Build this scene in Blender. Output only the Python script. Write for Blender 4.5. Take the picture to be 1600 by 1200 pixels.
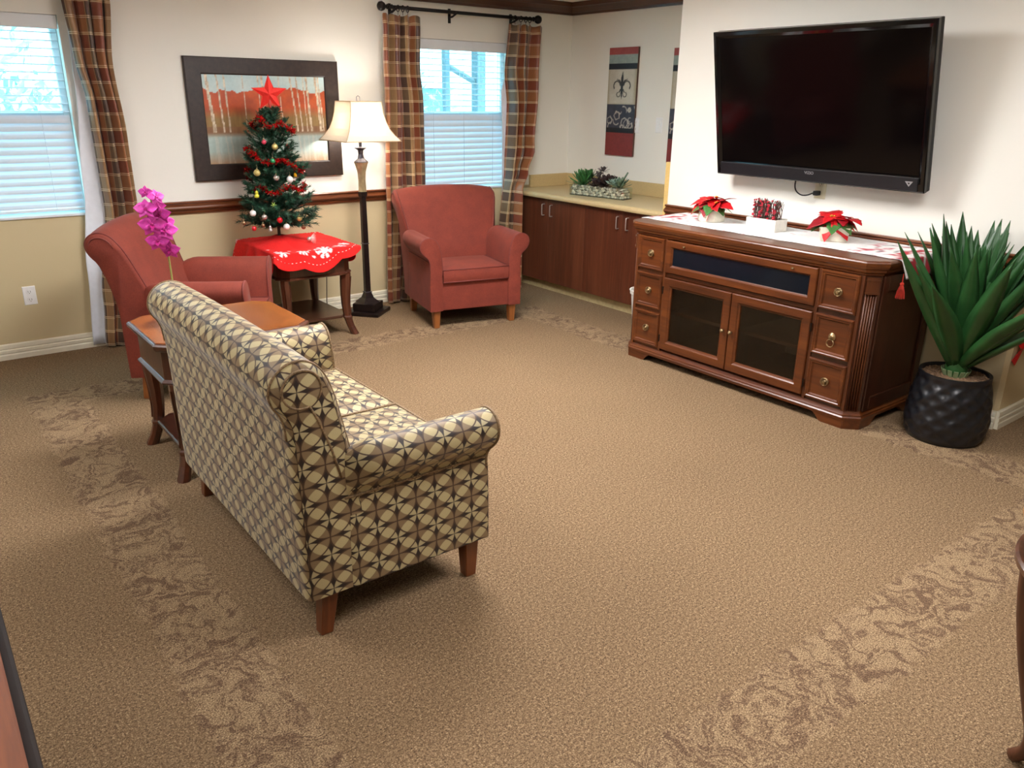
import bpy, bmesh, math, random
from mathutils import Vector, Matrix
PI = math.pi
scene = bpy.context.scene
for o in list(bpy.data.objects):
    bpy.data.objects.remove(o)
C = scene.collection
rnd = random.Random(11)

# ------------------------------------------------------------------ camera
YAW, PITCH, ROLL = 0.6594657, 0.3453748, 0.0143564
fw = Vector((math.sin(YAW) * math.cos(PITCH), math.cos(YAW) * math.cos(PITCH), -math.sin(PITCH)))
rt = Vector((math.cos(YAW), -math.sin(YAW), 0)); up = rt.cross(fw)
r2 = math.cos(ROLL) * rt + math.sin(ROLL) * up
u2 = -math.sin(ROLL) * rt + math.cos(ROLL) * up
cam_d = bpy.data.cameras.new('camera'); cam = bpy.data.objects.new('camera', cam_d); C.objects.link(cam)
cam_d.sensor_width = 36.0; cam_d.lens = 1244.42 / 1600 * 36; cam_d.clip_start = 0.05
cam.matrix_world = Matrix(((r2.x, u2.x, -fw.x, -4.9043), (r2.y, u2.y, -fw.y, -5.5624),
                           (r2.z, u2.z, -fw.z, 1.5554), (0, 0, 0, 1)))
scene.camera = cam

# ------------------------------------------------------------------ world, exposure, lights
world = bpy.data.worlds.new('daylight'); scene.world = world; world.use_nodes = True
wn = world.node_tree.nodes; bg = wn['Background']
bg.inputs['Color'].default_value = (0.50, 0.84, 1.0, 1); bg.inputs['Strength'].default_value = 4.6
scene.view_settings.view_transform = 'Standard'; scene.view_settings.look = 'None'
scene.view_settings.gamma = 1.0; scene.view_settings.use_curve_mapping = False
scene.view_settings.exposure = 1.06
TROFFER = 14.0          # emission of the ceiling light diffusers
LAMP_W = 12.0           # floor lamp bulb
CEIL_LIGHTS = [(-2.6, -2.3, 1.6), (-2.5, -4.7, 0.85), (-5.4, -2.4, 0.6), (-5.4, -5.3, 0.42)]   # x, y, relative output; all after the first are added fill
sun_d = bpy.data.lights.new('sun', 'SUN'); sun = bpy.data.objects.new('sun', sun_d); C.objects.link(sun)
sun_d.energy = 2.5; sun_d.angle = 0.02; sun_d.color = (1, 0.95, 0.86)
sun.rotation_euler = (math.radians(48), 0, math.radians(20))

# ------------------------------------------------------------------ helpers
def lin(c):
    out = []
    for v in c[:3]:
        v = v / 255.0
        out.append(v / 12.92 if v <= 0.04045 else ((v + 0.055) / 1.055) ** 2.4)
    return (*out, 1.0)

class NT:
    """tiny node builder"""
    def __init__(s, name):
        s.m = bpy.data.materials.new(name); s.m.use_nodes = True
        s.t = s.m.node_tree; s.n = s.t.nodes
        s.b = s.n['Principled BSDF']; s.out = s.n['Material Output']
    def add(s, typ, **kw):
        n = s.n.new(typ)
        for k, v in kw.items(): setattr(n, k, v)
        return n
    def link(s, a, b): s.t.links.new(a, b)
    def put(s, sock, v):
        if hasattr(v, 'is_linked') or hasattr(v, 'links'): s.link(v, sock)
        else: sock.default_value = v
    def math(s, op, a, b=0.0, c=None, clamp=False):
        n = s.add('ShaderNodeMath', operation=op); n.use_clamp = clamp
        s.put(n.inputs[0], a); s.put(n.inputs[1], b)
        if c is not None: s.put(n.inputs[2], c)
        return n.outputs[0]
    def mix(s, f, a, b):
        n = s.add('ShaderNodeMix', data_type='RGBA')
        s.put(n.inputs[0], f); s.put(n.inputs[6], a); s.put(n.inputs[7], b)
        return n.outputs[2]
    def coords(s, kind='Object', scale=(1, 1, 1)):
        tc = s.add('ShaderNodeTexCoord'); mp = s.add('ShaderNodeMapping')
        s.link(tc.outputs[kind], mp.inputs[0]); mp.inputs['Scale'].default_value = scale
        return mp.outputs[0]
    def noise(s, vec, scale, detail=3, rough=0.55, dist=0.0):
        n = s.add('ShaderNodeTexNoise'); s.link(vec, n.inputs['Vector'])
        n.inputs['Scale'].default_value = scale; n.inputs['Detail'].default_value = detail
        n.inputs['Roughness'].default_value = rough; n.inputs['Distortion'].default_value = dist
        return n.outputs['Fac']
    def ramp(s, f, stops):
        n = s.add('ShaderNodeValToRGB'); e = n.color_ramp.elements
        while len(e) < len(stops): e.new(0.5)
        for el, (p, c) in zip(e, stops): el.position = p; el.color = c
        s.put(n.inputs[0], f); return n.outputs[0]
    def bump(s, h, strength=0.2, dist=0.002):
        n = s.add('ShaderNodeBump'); n.inputs['Strength'].default_value = strength
        n.inputs['Distance'].default_value = dist; s.link(h, n.inputs['Height'])
        s.link(n.outputs[0], s.b.inputs['Normal'])

def plain(name, col, rough=0.5, metal=0.0, nscale=40.0, namt=0.12, bump=0.0, bscale=200.0, bdist=0.001,
          spec=0.5, sheen=0.0, coat=0.0, emit=None, estr=0.0, sub=0.0, trans=0.0):
    t = NT(name); v = t.coords('Object')
    c = lin(col); d = tuple(x * (1 - namt) for x in c[:3]) + (1,); l = tuple(min(1, x * (1 + namt)) for x in c[:3]) + (1,)
    f = t.noise(v, nscale)
    t.link(t.ramp(f, [(0.3, d), (0.7, l)]), t.b.inputs['Base Color'])
    t.b.inputs['Roughness'].default_value = rough; t.b.inputs['Metallic'].default_value = metal
    t.b.inputs['Specular IOR Level'].default_value = spec
    t.b.inputs['Sheen Weight'].default_value = sheen; t.b.inputs['Coat Weight'].default_value = coat
    t.b.inputs['Coat Roughness'].default_value = 0.12
    if trans: t.b.inputs['Transmission Weight'].default_value = trans
    if emit: t.b.inputs['Emission Color'].default_value = lin(emit); t.b.inputs['Emission Strength'].default_value = estr
    if bump: t.bump(t.noise(v, bscale, 2), bump, bdist)
    return t.m

def wood(name, dark, mid, light, axis=2, scale=1.0, rough=0.35, coat=0.25, contrast=1.0):
    t = NT(name); s = [38 * scale, 38 * scale, 38 * scale]; s[axis] = 2.2 * scale
    v = t.coords('Object', tuple(s))
    f = t.noise(v, 1.0, 6, 0.65, 0.6)
    v2 = t.coords('Object', tuple(x * 0.12 for x in s))
    g = t.noise(v2, 1.0, 3, 0.5, 0.3)
    h = t.math('ADD', t.math('MULTIPLY', f, 0.6), t.math('MULTIPLY', g, 0.4))
    a = 0.18 / contrast
    t.link(t.ramp(h, [(0.5 - a, lin(dark)), (0.5, lin(mid)), (0.5 + a, lin(light))]), t.b.inputs['Base Color'])
    t.b.inputs['Roughness'].default_value = rough; t.b.inputs['Coat Weight'].default_value = coat
    t.b.inputs['Coat Roughness'].default_value = 0.2
    t.bump(f, 0.06, 0.001)
    return t.m

def vcol(name, rough=0.6, bump=0.0, bscale=300, coat=0.0):
    """printed / woven design carried by the mesh's colour attribute"""
    t = NT(name); a = t.add('ShaderNodeAttribute', attribute_name='design')
    v = t.coords('Object'); f = t.noise(v, 60, 3)
    k = t.math('ADD', t.math('MULTIPLY', f, 0.24), 0.88)
    mx = t.add('ShaderNodeMix', data_type='RGBA', blend_type='MULTIPLY'); mx.inputs[0].default_value = 1.0
    t.link(a.outputs['Color'], mx.inputs[6]); cmb = t.add('ShaderNodeCombineColor')
    for i in range(3): t.link(k, cmb.inputs[i])
    t.link(cmb.outputs[0], mx.inputs[7]); t.link(mx.outputs[2], t.b.inputs['Base Color'])
    t.b.inputs['Roughness'].default_value = rough; t.b.inputs['Coat Weight'].default_value = coat
    if bump: t.bump(t.noise(v, bscale, 2), bump, 0.001)
    return t.m

class MB:
    def __init__(s): s.v = []; s.f = []; s.uv = {}
    def add(s, vs, fs, uvs=None):
        b = len(s.v); s.v += [tuple(p) for p in vs]
        for i, f in enumerate(fs):
            if uvs: s.uv[len(s.f)] = uvs[i]
            s.f.append(tuple(b + k for k in f))
        return s
    def box(s, x0, x1, y0, y1, z0, z1):
        x0, x1 = min(x0, x1), max(x0, x1); y0, y1 = min(y0, y1), max(y0, y1)
        v = [(x0, y0, z0), (x1, y0, z0), (x1, y1, z0), (x0, y1, z0), (x0, y0, z1), (x1, y0, z1), (x1, y1, z1), (x0, y1, z1)]
        return s.add(v, [(3, 2, 1, 0), (4, 5, 6, 7), (0, 1, 5, 4), (1, 2, 6, 5), (2, 3, 7, 6), (3, 0, 4, 7)])
    def loft(s, rings, closed=True, cap0=True, cap1=True, uv=False):
        n = len(rings[0]); vs = [p for r in rings for p in r]; fs = []; us = []
        if uv:
            ln = [0.0]
            for i in range(n if closed else n - 1):
                ln.append(ln[-1] + (Vector(rings[len(rings) // 2][i]) - Vector(rings[len(rings) // 2][(i + 1) % n])).length)
            hh = [0.0]
            for i in range(len(rings) - 1):
                hh.append(hh[-1] + sum((Vector(a) - Vector(b)).length for a, b in zip(rings[i], rings[i + 1])) / n)
        for i in range(len(rings) - 1):
            for j in range(n if closed else n - 1):
                k = (j + 1) % n
                fs.append((i * n + j, i * n + k, (i + 1) * n + k, (i + 1) * n + j))
                if uv: us.append(((hh[i], ln[j]), (hh[i], ln[j + 1]), (hh[i + 1], ln[j + 1]), (hh[i + 1], ln[j])))
        b = len(s.v); s.add(vs, fs, us if uv else None)
        if cap0 and closed: s.f.append(tuple(b + j for j in reversed(range(n))))
        if cap1 and closed: s.f.append(tuple(b + (len(rings) - 1) * n + j for j in range(n)))
        return s
    def prism(s, poly, z0, z1): return s.loft([[(x, y, z0) for x, y in poly], [(x, y, z1) for x, y in poly]])
    def stack(s, poly, prof):
        """prof: list of (z, outward offset) for a moulded slab"""
        return s.loft([[(x, y, z) for x, y in offset(poly, o)] for z, o in prof])
    def lathe(s, prof, c=(0, 0, 0), n=24, axis='z', sq=False):
        rings = []
        for r, h in prof:
            ring = []
            for k in range(n):
                a = 2 * PI * (k + 0.5) / n
                if sq: m = max(abs(math.cos(a)), abs(math.sin(a))); x, y = r * math.cos(a) / m, r * math.sin(a) / m
                else: x, y = r * math.cos(a), r * math.sin(a)
                if axis == 'z': ring.append((c[0] + x, c[1] + y, c[2] + h))
                elif axis == 'y': ring.append((c[0] + x, c[1] + h, c[2] - y))
                else: ring.append((c[0] + h, c[1] + x, c[2] + y))
            rings.append(ring)
        return s.loft(rings)
    def tube(s, pts, r, n=8, closed=False, flat=1.0):
        P = [Vector(p) for p in pts]; rings = []; prev = None
        for i, p in enumerate(P):
            if closed: d = P[(i + 1) % len(P)] - P[i - 1]
            else: d = P[min(i + 1, len(P) - 1)] - P[max(i - 1, 0)]
            if d.length < 1e-9: d = Vector((0, 0, 1))
            d.normalize()
            if prev is None:
                a = Vector((0, 0, 1)) if abs(d.z) < 0.9 else Vector((1, 0, 0)); e = d.cross(a).normalized()
            else:
                e = prev - d * prev.dot(d)
                e = e.normalized() if e.length > 1e-6 else d.orthogonal().normalized()
            prev = e; g = d.cross(e); rr = r[i] if isinstance(r, (list, tuple)) else r
            rings.append([tuple(p + e * rr * math.cos(2 * PI * k / n) + g * rr * flat * math.sin(2 * PI * k / n)) for k in range(n)])
        if closed: rings.append(rings[0])
        return s.loft(rings, True, not closed, not closed)
    def sphere(s, c, r, n=10, m=7, sz=1.0):
        rings = []
        for i in range(1, m):
            t = PI * i / m
            rings.append([(c[0] + r * math.sin(t) * math.cos(2 * PI * k / n), c[1] + r * math.sin(t) * math.sin(2 * PI * k / n), c[2] - r * sz * math.cos(t)) for k in range(n)])
        b = len(s.v); s.loft(rings, True, False, False)
        s.v += [(c[0], c[1], c[2] - r * sz), (c[0], c[1], c[2] + r * sz)]; lo, hi = len(s.v) - 2, len(s.v) - 1
        for k in range(n):
            s.f.append((lo, b + (k + 1) % n, b + k)); s.f.append((hi, b + (m - 2) * n + k, b + (m - 2) * n + (k + 1) % n))
        return s
    def panel(s, x0, x1, z0, z1, prof, y=0.0, cap=True):
        """frame or fielded panel facing -y; prof: (inset, proudness)"""
        rings = [[(x0 + i, y - h, z0 + i), (x1 - i, y - h, z0 + i), (x1 - i, y - h, z1 - i), (x0 + i, y - h, z1 - i)] for i, h in prof]
        return s.loft(rings, True, False, cap)
    def grid(s, nx, ny, fn, uv=None):
        vs = [fn(i / nx, j / ny) for j in range(ny + 1) for i in range(nx + 1)]; fs = []; us = []
        for j in range(ny):
            for i in range(nx):
                a = j * (nx + 1) + i; fs.append((a, a + 1, a + nx + 2, a + nx + 1))
                if uv: us.append((uv(i / nx, j / ny), uv((i + 1) / nx, j / ny), uv((i + 1) / nx, (j + 1) / ny), uv(i / nx, (j + 1) / ny)))
        return s.add(vs, fs, us if uv else None)
    def mesh(s, name, mat, smooth=False, uvbox=False, off=None):
        me = bpy.data.meshes.new(name)
        vs = s.v if off is None else [(x - off[0], y - off[1], z - off[2]) for x, y, z in s.v]
        me.from_pydata(vs, [], s.f)
        if uvbox or s.uv:
            ul = me.uv_layers.new(name='UVMap').data
            for p in me.polygons:
                cu = s.uv.get(p.index)
                n = p.normal; ax = max(range(3), key=lambda i: abs(n[i]))
                for q, li in enumerate(p.loop_indices):
                    if cu: ul[li].uv = cu[q]
                    else:
                        c = me.vertices[me.loops[li].vertex_index].co
                        ul[li].uv = (c.y, c.z) if ax == 0 else (c.x, c.z) if ax == 1 else (c.x, c.y)
        if smooth:
            me.polygons.foreach_set('use_smooth', [True] * len(me.polygons))
        if mat: me.materials.append(mat)
        return me
    def build(s, name, mat, parent=None, smooth=False, world=False, uvbox=False, bevel=0.0, seg=2, solid=0.0, sharp=None, sub=0):
        off = parent.location if (parent is not None and world) else None
        me = s.mesh(name, mat, smooth, uvbox, off)
        bm = bmesh.new(); bm.from_mesh(me); bmesh.ops.recalc_face_normals(bm, faces=bm.faces)
        if bevel:
            ed = [e for e in bm.edges if len(e.link_faces) == 2 and e.calc_face_angle(0) > 0.5]
            bmesh.ops.bevel(bm, geom=ed, offset=bevel, segments=seg, affect='EDGES', profile=0.6, clamp_overlap=True)
        if solid:
            pass
        bm.to_mesh(me); bm.free()
        if smooth:
            if sharp is not None: me.set_sharp_from_angle(angle=sharp)
        o = bpy.data.objects.new(name, me); C.objects.link(o)
        if parent is not None: o.parent = parent
        if solid:
            md = o.modifiers.new('thickness', 'SOLIDIFY'); md.thickness = solid; md.offset = 0
        if sub:
            md = o.modifiers.new('sub', 'SUBSURF'); md.levels = sub; md.render_levels = sub
        return o

def offset(poly, d):
    if abs(d) < 1e-9: return list(poly)
    n = len(poly); out = []
    ar = sum(poly[i][0] * poly[(i + 1) % n][1] - poly[(i + 1) % n][0] * poly[i][1] for i in range(n))
    sg = 1 if ar > 0 else -1
    for i in range(n):
        p0, p1, p2 = Vector(poly[i - 1]), Vector(poly[i]), Vector(poly[(i + 1) % n])
        a = (p1 - p0).normalized(); b = (p2 - p1).normalized()
        na = Vector((a.y, -a.x)) * sg; nb = Vector((b.y, -b.x)) * sg
        m = (na + nb).normalized(); k = d / max(0.3, m.dot(na)); q = p1 + m * k
        out.append((q.x, q.y))
    return out

def tag(o, label, cat, group=None):
    o['label'] = label; o['category'] = cat
    if group: o['group'] = group
    return o
def thing(name, label, cat, loc=(0, 0, 0), rotz=0.0, group=None):
    o = bpy.data.objects.new(name, None); C.objects.link(o); o.empty_display_size = 0.1
    o.location = loc; o.rotation_euler = (0, 0, rotz)
    return tag(o, label, cat, group)
def struct(o): o['kind'] = 'structure'; return o
def inst(src, parent, loc=(0, 0, 0), rot=None, scale=None, name=None):
    o = bpy.data.objects.new(name or src.name.split('.')[0], src.data); C.objects.link(o)
    o.parent = parent; o.location = loc
    if rot is not None: o.rotation_euler = rot
    if scale is not None: o.scale = scale if hasattr(scale, '__len__') else (scale,) * 3
    return o
def paint(o, fn):
    """write a printed design into the colour attribute; fn(co, index) -> sRGB"""
    me = o.data; at = me.color_attributes.new('design', 'FLOAT_COLOR', 'POINT')
    buf = []
    for i, v in enumerate(me.vertices): buf += lin(fn(v.co, i))
    at.data.foreach_set('color', buf)
def hsh(x, y=0.0, k=0.0):
    v = math.sin(x * 12.9898 + y * 78.233 + k * 37.719) * 43758.5453; return v - math.floor(v)
def vn(x, y, k=0.0):
    xi, yi = math.floor(x), math.floor(y); fx, fy = x - xi, y - yi
    fx = fx * fx * (3 - 2 * fx); fy = fy * fy * (3 - 2 * fy)
    a = hsh(xi, yi, k); b = hsh(xi + 1, yi, k); c = hsh(xi, yi + 1, k); d = hsh(xi + 1, yi + 1, k)
    return (a * (1 - fx) + b * fx) * (1 - fy) + (c * (1 - fx) + d * fx) * fy
def fbm(x, y, k=0.0): return 0.55 * vn(x, y, k) + 0.3 * vn(2.1 * x, 2.1 * y, k + 3) + 0.15 * vn(4.3 * x, 4.3 * y, k + 7)
def mixc(a, b, t): t = max(0, min(1, t)); return tuple(p + (q - p) * t for p, q in zip(a, b))
def text_mesh(name, txt, size, mat, parent, loc, rot, ext=0.0008):
    cu = bpy.data.curves.new(name, 'FONT'); cu.body = txt; cu.size = size; cu.extrude = ext
    cu.align_x = 'CENTER'; cu.align_y = 'CENTER'
    tmp = bpy.data.objects.new('tmp', cu); C.objects.link(tmp)
    bpy.context.view_layer.update()
    me = bpy.data.meshes.new_from_object(tmp.evaluated_get(bpy.context.evaluated_depsgraph_get()))
    bpy.data.objects.remove(tmp); me.materials.clear(); me.materials.append(mat)
    o = bpy.data.objects.new(name, me); C.objects.link(o); o.parent = parent; o.location = loc; o.rotation_euler = rot
    return o

# ------------------------------------------------------------------ materials
ZR = 0.8815; ZC = 2.212; ZCEIL = 2.305; XR = -0.664; YR = -1.804; YE = -4.10
def wall_mat():
    t = NT('wall_paint'); v = t.coords('Object'); sep = t.add('ShaderNodeSeparateXYZ'); t.link(v, sep.inputs[0])
    hi = t.math('GREATER_THAN', sep.outputs[2], ZR - 0.04)
    f = t.noise(v, 3.0, 3)
    lowc = t.mix(f, lin((208, 191, 152)), lin((201, 184, 145)))
    upc = t.mix(f, lin((241, 239, 230)), lin((238, 236, 226)))
    t.link(t.mix(hi, lowc, upc), t.b.inputs['Base Color']); t.b.inputs['Roughness'].default_value = 0.6
    t.bump(t.noise(v, 220, 3), 0.12, 0.001); return t.m
M_wall = wall_mat()
M_ceil = plain('ceiling_paint', (240, 238, 228), 0.8, nscale=6, namt=0.02, bump=0.1, bscale=150)
M_base = plain('baseboard_paint', (232, 226, 204), 0.4, nscale=8, namt=0.02)
M_trim = wood('trim_wood', (62, 30, 14), (108, 58, 30), (138, 80, 44), axis=0, scale=0.8, rough=0.3)
M_trimy = wood('trim_wood_side', (62, 30, 14), (108, 58, 30), (138, 80, 44), axis=1, scale=0.8, rough=0.3)
M_crown = wood('crown_wood', (48, 26, 16), (78, 46, 28), (96, 58, 36), axis=0, scale=0.8, rough=0.4)
M_crowny = wood('crown_wood_side', (48, 26, 16), (78, 46, 28), (96, 58, 36), axis=1, scale=0.8, rough=0.4)
M_vinyl = plain('white_vinyl', (232, 236, 240), 0.4, nscale=10, namt=0.02)
def carpet_mat():
    t = NT('carpet'); v = t.coords('Object')
    sep = t.add('ShaderNodeSeparateXYZ'); t.link(v, sep.inputs[0])
    # woven loop speckle
    n1 = t.noise(v, 230, 2, 0.75); n2 = t.noise(v, 110, 2, 0.6); n3 = t.noise(v, 1.3, 2)
    sp = t.math('ADD', t.math('MULTIPLY', n1, 0.65), t.math('MULTIPLY', n2, 0.35))
    base = t.ramp(sp, [(0.34, lin((58, 44, 33))), (0.45, lin((114, 92, 69))), (0.55, lin((144, 119, 90))), (0.66, lin((198, 172, 136)))])
    # leaf scroll border: warped blotches and strokes
    wv = t.add('ShaderNodeTexNoise'); t.link(v, wv.inputs['Vector']); wv.inputs['Scale'].default_value = 7.0; wv.inputs['Detail'].default_value = 2
    wadd = t.add('ShaderNodeVectorMath', operation='MULTIPLY_ADD'); t.link(wv.outputs['Color'], wadd.inputs[0])
    wadd.inputs[1].default_value = (0.35, 0.35, 0); t.link(v, wadd.inputs[2])
    na = t.noise(wadd.outputs[0], 17, 4, 0.6, 1.2)
    rag = t.math('ADD', t.math('MULTIPLY', na, 0.7), t.math('MULTIPLY', n2, 0.3))
    leaf = t.math('MULTIPLY', t.math('SUBTRACT', rag, 0.425), 9.0, clamp=True)
    lc = t.ramp(n1, [(0.34, lin((84, 66, 50))), (0.5, lin((148, 123, 94))), (0.66, lin((196, 170, 134)))])
    dc = t.ramp(n1, [(0.32, lin((66, 49, 38))), (0.52, lin((108, 85, 66))), (0.68, lin((150, 124, 97)))])
    bord = t.mix(leaf, dc, lc)
    # ring of the border, ragged edge
    edge = t.math('MULTIPLY', t.math('SUBTRACT', t.noise(v, 14, 3), 0.5), 0.11)
    ax = t.math('ABSOLUTE', t.math('ADD', sep.outputs[0], 2.77)); ay = t.math('ABSOLUTE', t.math('ADD', sep.outputs[1], 2.78))
    # distance outside the inner rectangle (half sizes 1.49 x 1.72)
    dx = t.math('SUBTRACT', ax, 1.49); dy = t.math('SUBTRACT', ay, 1.72)
    d = t.math('ADD', t.math('MAXIMUM', dx, dy), edge)
    inn = t.math('MULTIPLY', d, 60.0, clamp=True); ou = t.math('MULTIPLY', t.math('SUBTRACT', 0.275, d), 60.0, clamp=True)
    f = t.math('MULTIPLY', inn, ou)
    col = t.mix(f, base, bord)
    mx = t.add('ShaderNodeMix', data_type='RGBA', blend_type='MULTIPLY'); mx.inputs[0].default_value = 1.0
    t.link(col, mx.inputs[6]); t.link(t.ramp(n3, [(0.3, (0.93, 0.93, 0.93, 1)), (0.7, (1, 1, 1, 1))]), mx.inputs[7])
    t.link(mx.outputs[2], t.b.inputs['Base Color']); t.b.inputs['Roughness'].default_value = 0.95
    t.b.inputs['Specular IOR Level'].default_value = 0.1
    t.bump(sp, 0.6, 0.006); return t.m
M_carpet = carpet_mat()

# ------------------------------------------------------------------ room shell
def rect_pieces(mb, x0, x1, z0, z1, holes, y0, y1):
    xs = sorted({x0, x1, *[h[0] for h in holes], *[h[1] for h in holes]})
    for a, b in zip(xs, xs[1:]):
        zs = [z0]
        for h in sorted(holes, key=lambda h: h[2]):
            if h[0] <= a and h[1] >= b: mb.box(a, b, y0, y1, zs[-1], h[2]); zs.append(h[3])
        mb.box(a, b, y0, y1, zs[-1], z1)
W1 = (-4.86, -3.93, 0.835, 1.965); W2 = (-1.56, -0.665, 0.835, 1.965)
XL, YF, XFAR = -7.6, -8.6, 1.6
struct(MB().box(XL, XFAR, YF, 0.14, -0.1, 0.0).build('floor', M_carpet))
struct(MB().box(XL, XFAR, YF, 0.14, ZCEIL, ZCEIL + 0.1).build('ceiling', M_ceil))
m = MB(); rect_pieces(m, XL, 0.14, 0, ZCEIL, [W1, W2], 0.0, 0.14); struct(m.build('wall_back', M_wall))
struct(MB().box(0.0, 0.14, YR, 0.0, 0, ZCEIL).build('wall_alcove', M_wall))
struct(MB().prism([(XR, YR), (XR, YE + 0.02), (XR + 0.02, YE), (XFAR, YE), (XFAR, YE + 0.14), (0.14, YE + 0.14), (0.14, YR)], 0, ZCEIL).build('wall_right', M_wall))
struct(MB().box(XL - 0.14, XL, YF, 0.14, 0, ZCEIL).build('wall_left', M_wall))
struct(MB().box(XL, XFAR, YF - 0.14, YF, 0, ZCEIL).build('wall_front', M_wall))
struct(MB().box(XFAR, XFAR + 0.14, YF, YE + 0.14, 0, ZCEIL).build('wall_far_right', M_wall))
# mouldings: profile (out from wall, z) swept along a straight run
def run(name, mat, prof, a, b, nrm):
    m = MB(); n = Vector(nrm)
    m.loft([[(p[0] + n.x * o, p[1] + n.y * o, z) for o, z in prof] for p in (a, b)])
    return struct(m.build(name, mat, smooth=False))
RAIL = [(0, ZR), (0.022, ZR), (0.026, ZR - 0.006), (0.024, ZR - 0.012), (0.014, ZR - 0.016), (0.018, ZR - 0.022), (0.034, ZR - 0.032), (0.036, ZR - 0.042),
        (0.026, ZR - 0.054), (0.014, ZR - 0.06), (0.014, ZR - 0.066), (0.02, ZR - 0.07), (0.018, ZR - 0.078), (0, ZR - 0.08)]
BASE = [(0, 0), (0.018, 0), (0.018, 0.028), (0.013, 0.036), (0.017, 0.042), (0.017, 0.058), (0.011, 0.064), (0.015, 0.07), (0.013, 0.09), (0.006, 0.096), (0, 0.096)]
CROWN = [(0, ZC), (0.018, ZC), (0.022, ZC + 0.015), (0.03, ZC + 0.02), (0.06, ZC + 0.055), (0.07, ZC + 0.06), (0.08, ZC + 0.085), (0.08, ZCEIL), (0, ZCEIL)]
run('trim_1', M_trim, RAIL, (-3.66, 0), (-1.72, 0), (0, -1, 0))
run('trim_2', M_trimy, RAIL, (XR, YR), (XR, YE), (-1, 0, 0))
run('trim_3', M_trim, RAIL, (XL, 0), (-5.1, 0), (0, -1, 0))
run('trim_4', M_trim, RAIL, (XR, YE), (XFAR, YE), (0, -1, 0))
run('baseboard_back', M_base, BASE, (XL, 0), (-0.45, 0), (0, -1, 0))
run('baseboard_right', M_base, BASE, (XR, YR), (XR, YE), (-1, 0, 0))
run('baseboard_return', M_base, BASE, (XR, YE), (XFAR, YE), (0, -1, 0))
run('crown_trim_back', M_crown, CROWN, (XL, 0), (0, 0), (0, -1, 0))
run('crown_trim_alcove', M_crowny, CROWN, (0, 0), (0, YR), (-1, 0, 0))

# ceiling light fixtures (above the picture frame; one is mirrored in the television, the three weaker ones are unseen fill, added)
M_fix = plain('fixture_white', (236, 236, 232), 0.4, nscale=10, namt=0.02)
LN = ['over the middle of the carpet', 'added for fill over the near side of the room', 'added for fill on the left side near the window', 'added for fill on the left side behind the camera']
for i, (x, y, rel) in enumerate(CEIL_LIGHTS):
    M_diff = plain('light_diffuser', (250, 248, 240), 0.6, namt=0.0, emit=(253, 250, 250), estr=TROFFER * rel)
    t = thing('ceiling_light', 'white recessed ceiling light panel ' + LN[i], 'ceiling light', (x, y, ZCEIL), 0, 'ceiling light panels')
    m = MB(); L, B = 0.61, 0.305
    for a in ((-L - .03, L + .03, -B - .03, -B), (-L - .03, L + .03, B, B + .03), (-L - .03, -L, -B, B), (L, L + .03, -B, B)): m.box(*a, -0.022, -0.002)
    m.build('frame', M_fix, t)
    MB().box(-L, L, -B, B, -0.016, -0.004).build('diffuser', M_diff, t)

# ------------------------------------------------------------------ windows and the outdoors
def glass_mat(name, tint, gl=0.12):
    t = NT(name); tr = t.add('ShaderNodeBsdfTransparent'); tr.inputs[0].default_value = (*tint, 1)
    g = t.add('ShaderNodeBsdfGlossy'); g.inputs['Roughness'].default_value = 0.02
    nz = t.noise(t.coords('Object'), 6, 2); f = t.math('ADD', t.math('MULTIPLY', nz, 0.02), gl)
    mx = t.add('ShaderNodeMixShader'); t.link(f, mx.inputs[0]); t.link(tr.outputs[0], mx.inputs[1]); t.link(g.outputs[0], mx.inputs[2])
    t.link(mx.outputs[0], t.out.inputs[0]); return t.m
M_wglass = glass_mat('window_glass', (0.78, 0.95, 0.97), 0.06)
def slat_mat():
    t = NT('blind_slat'); v = t.coords('Object'); d = t.add('ShaderNodeBsdfDiffuse'); tl = t.add('ShaderNodeBsdfTranslucent')
    c = t.mix(t.noise(v, 20), lin((232, 236, 242)), lin((224, 230, 238)))
    t.link(c, d.inputs[0]); t.link(c, tl.inputs[0])
    mx = t.add('ShaderNodeMixShader'); mx.inputs[0].default_value = 0.16
    t.link(d.outputs[0], mx.inputs[1]); t.link(tl.outputs[0], mx.inputs[2]); t.link(mx.outputs[0], t.out.inputs[0]); return t.m
M_slat = slat_mat()
M_cord = plain('blind_cord', (225, 230, 236), 0.7)
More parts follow.
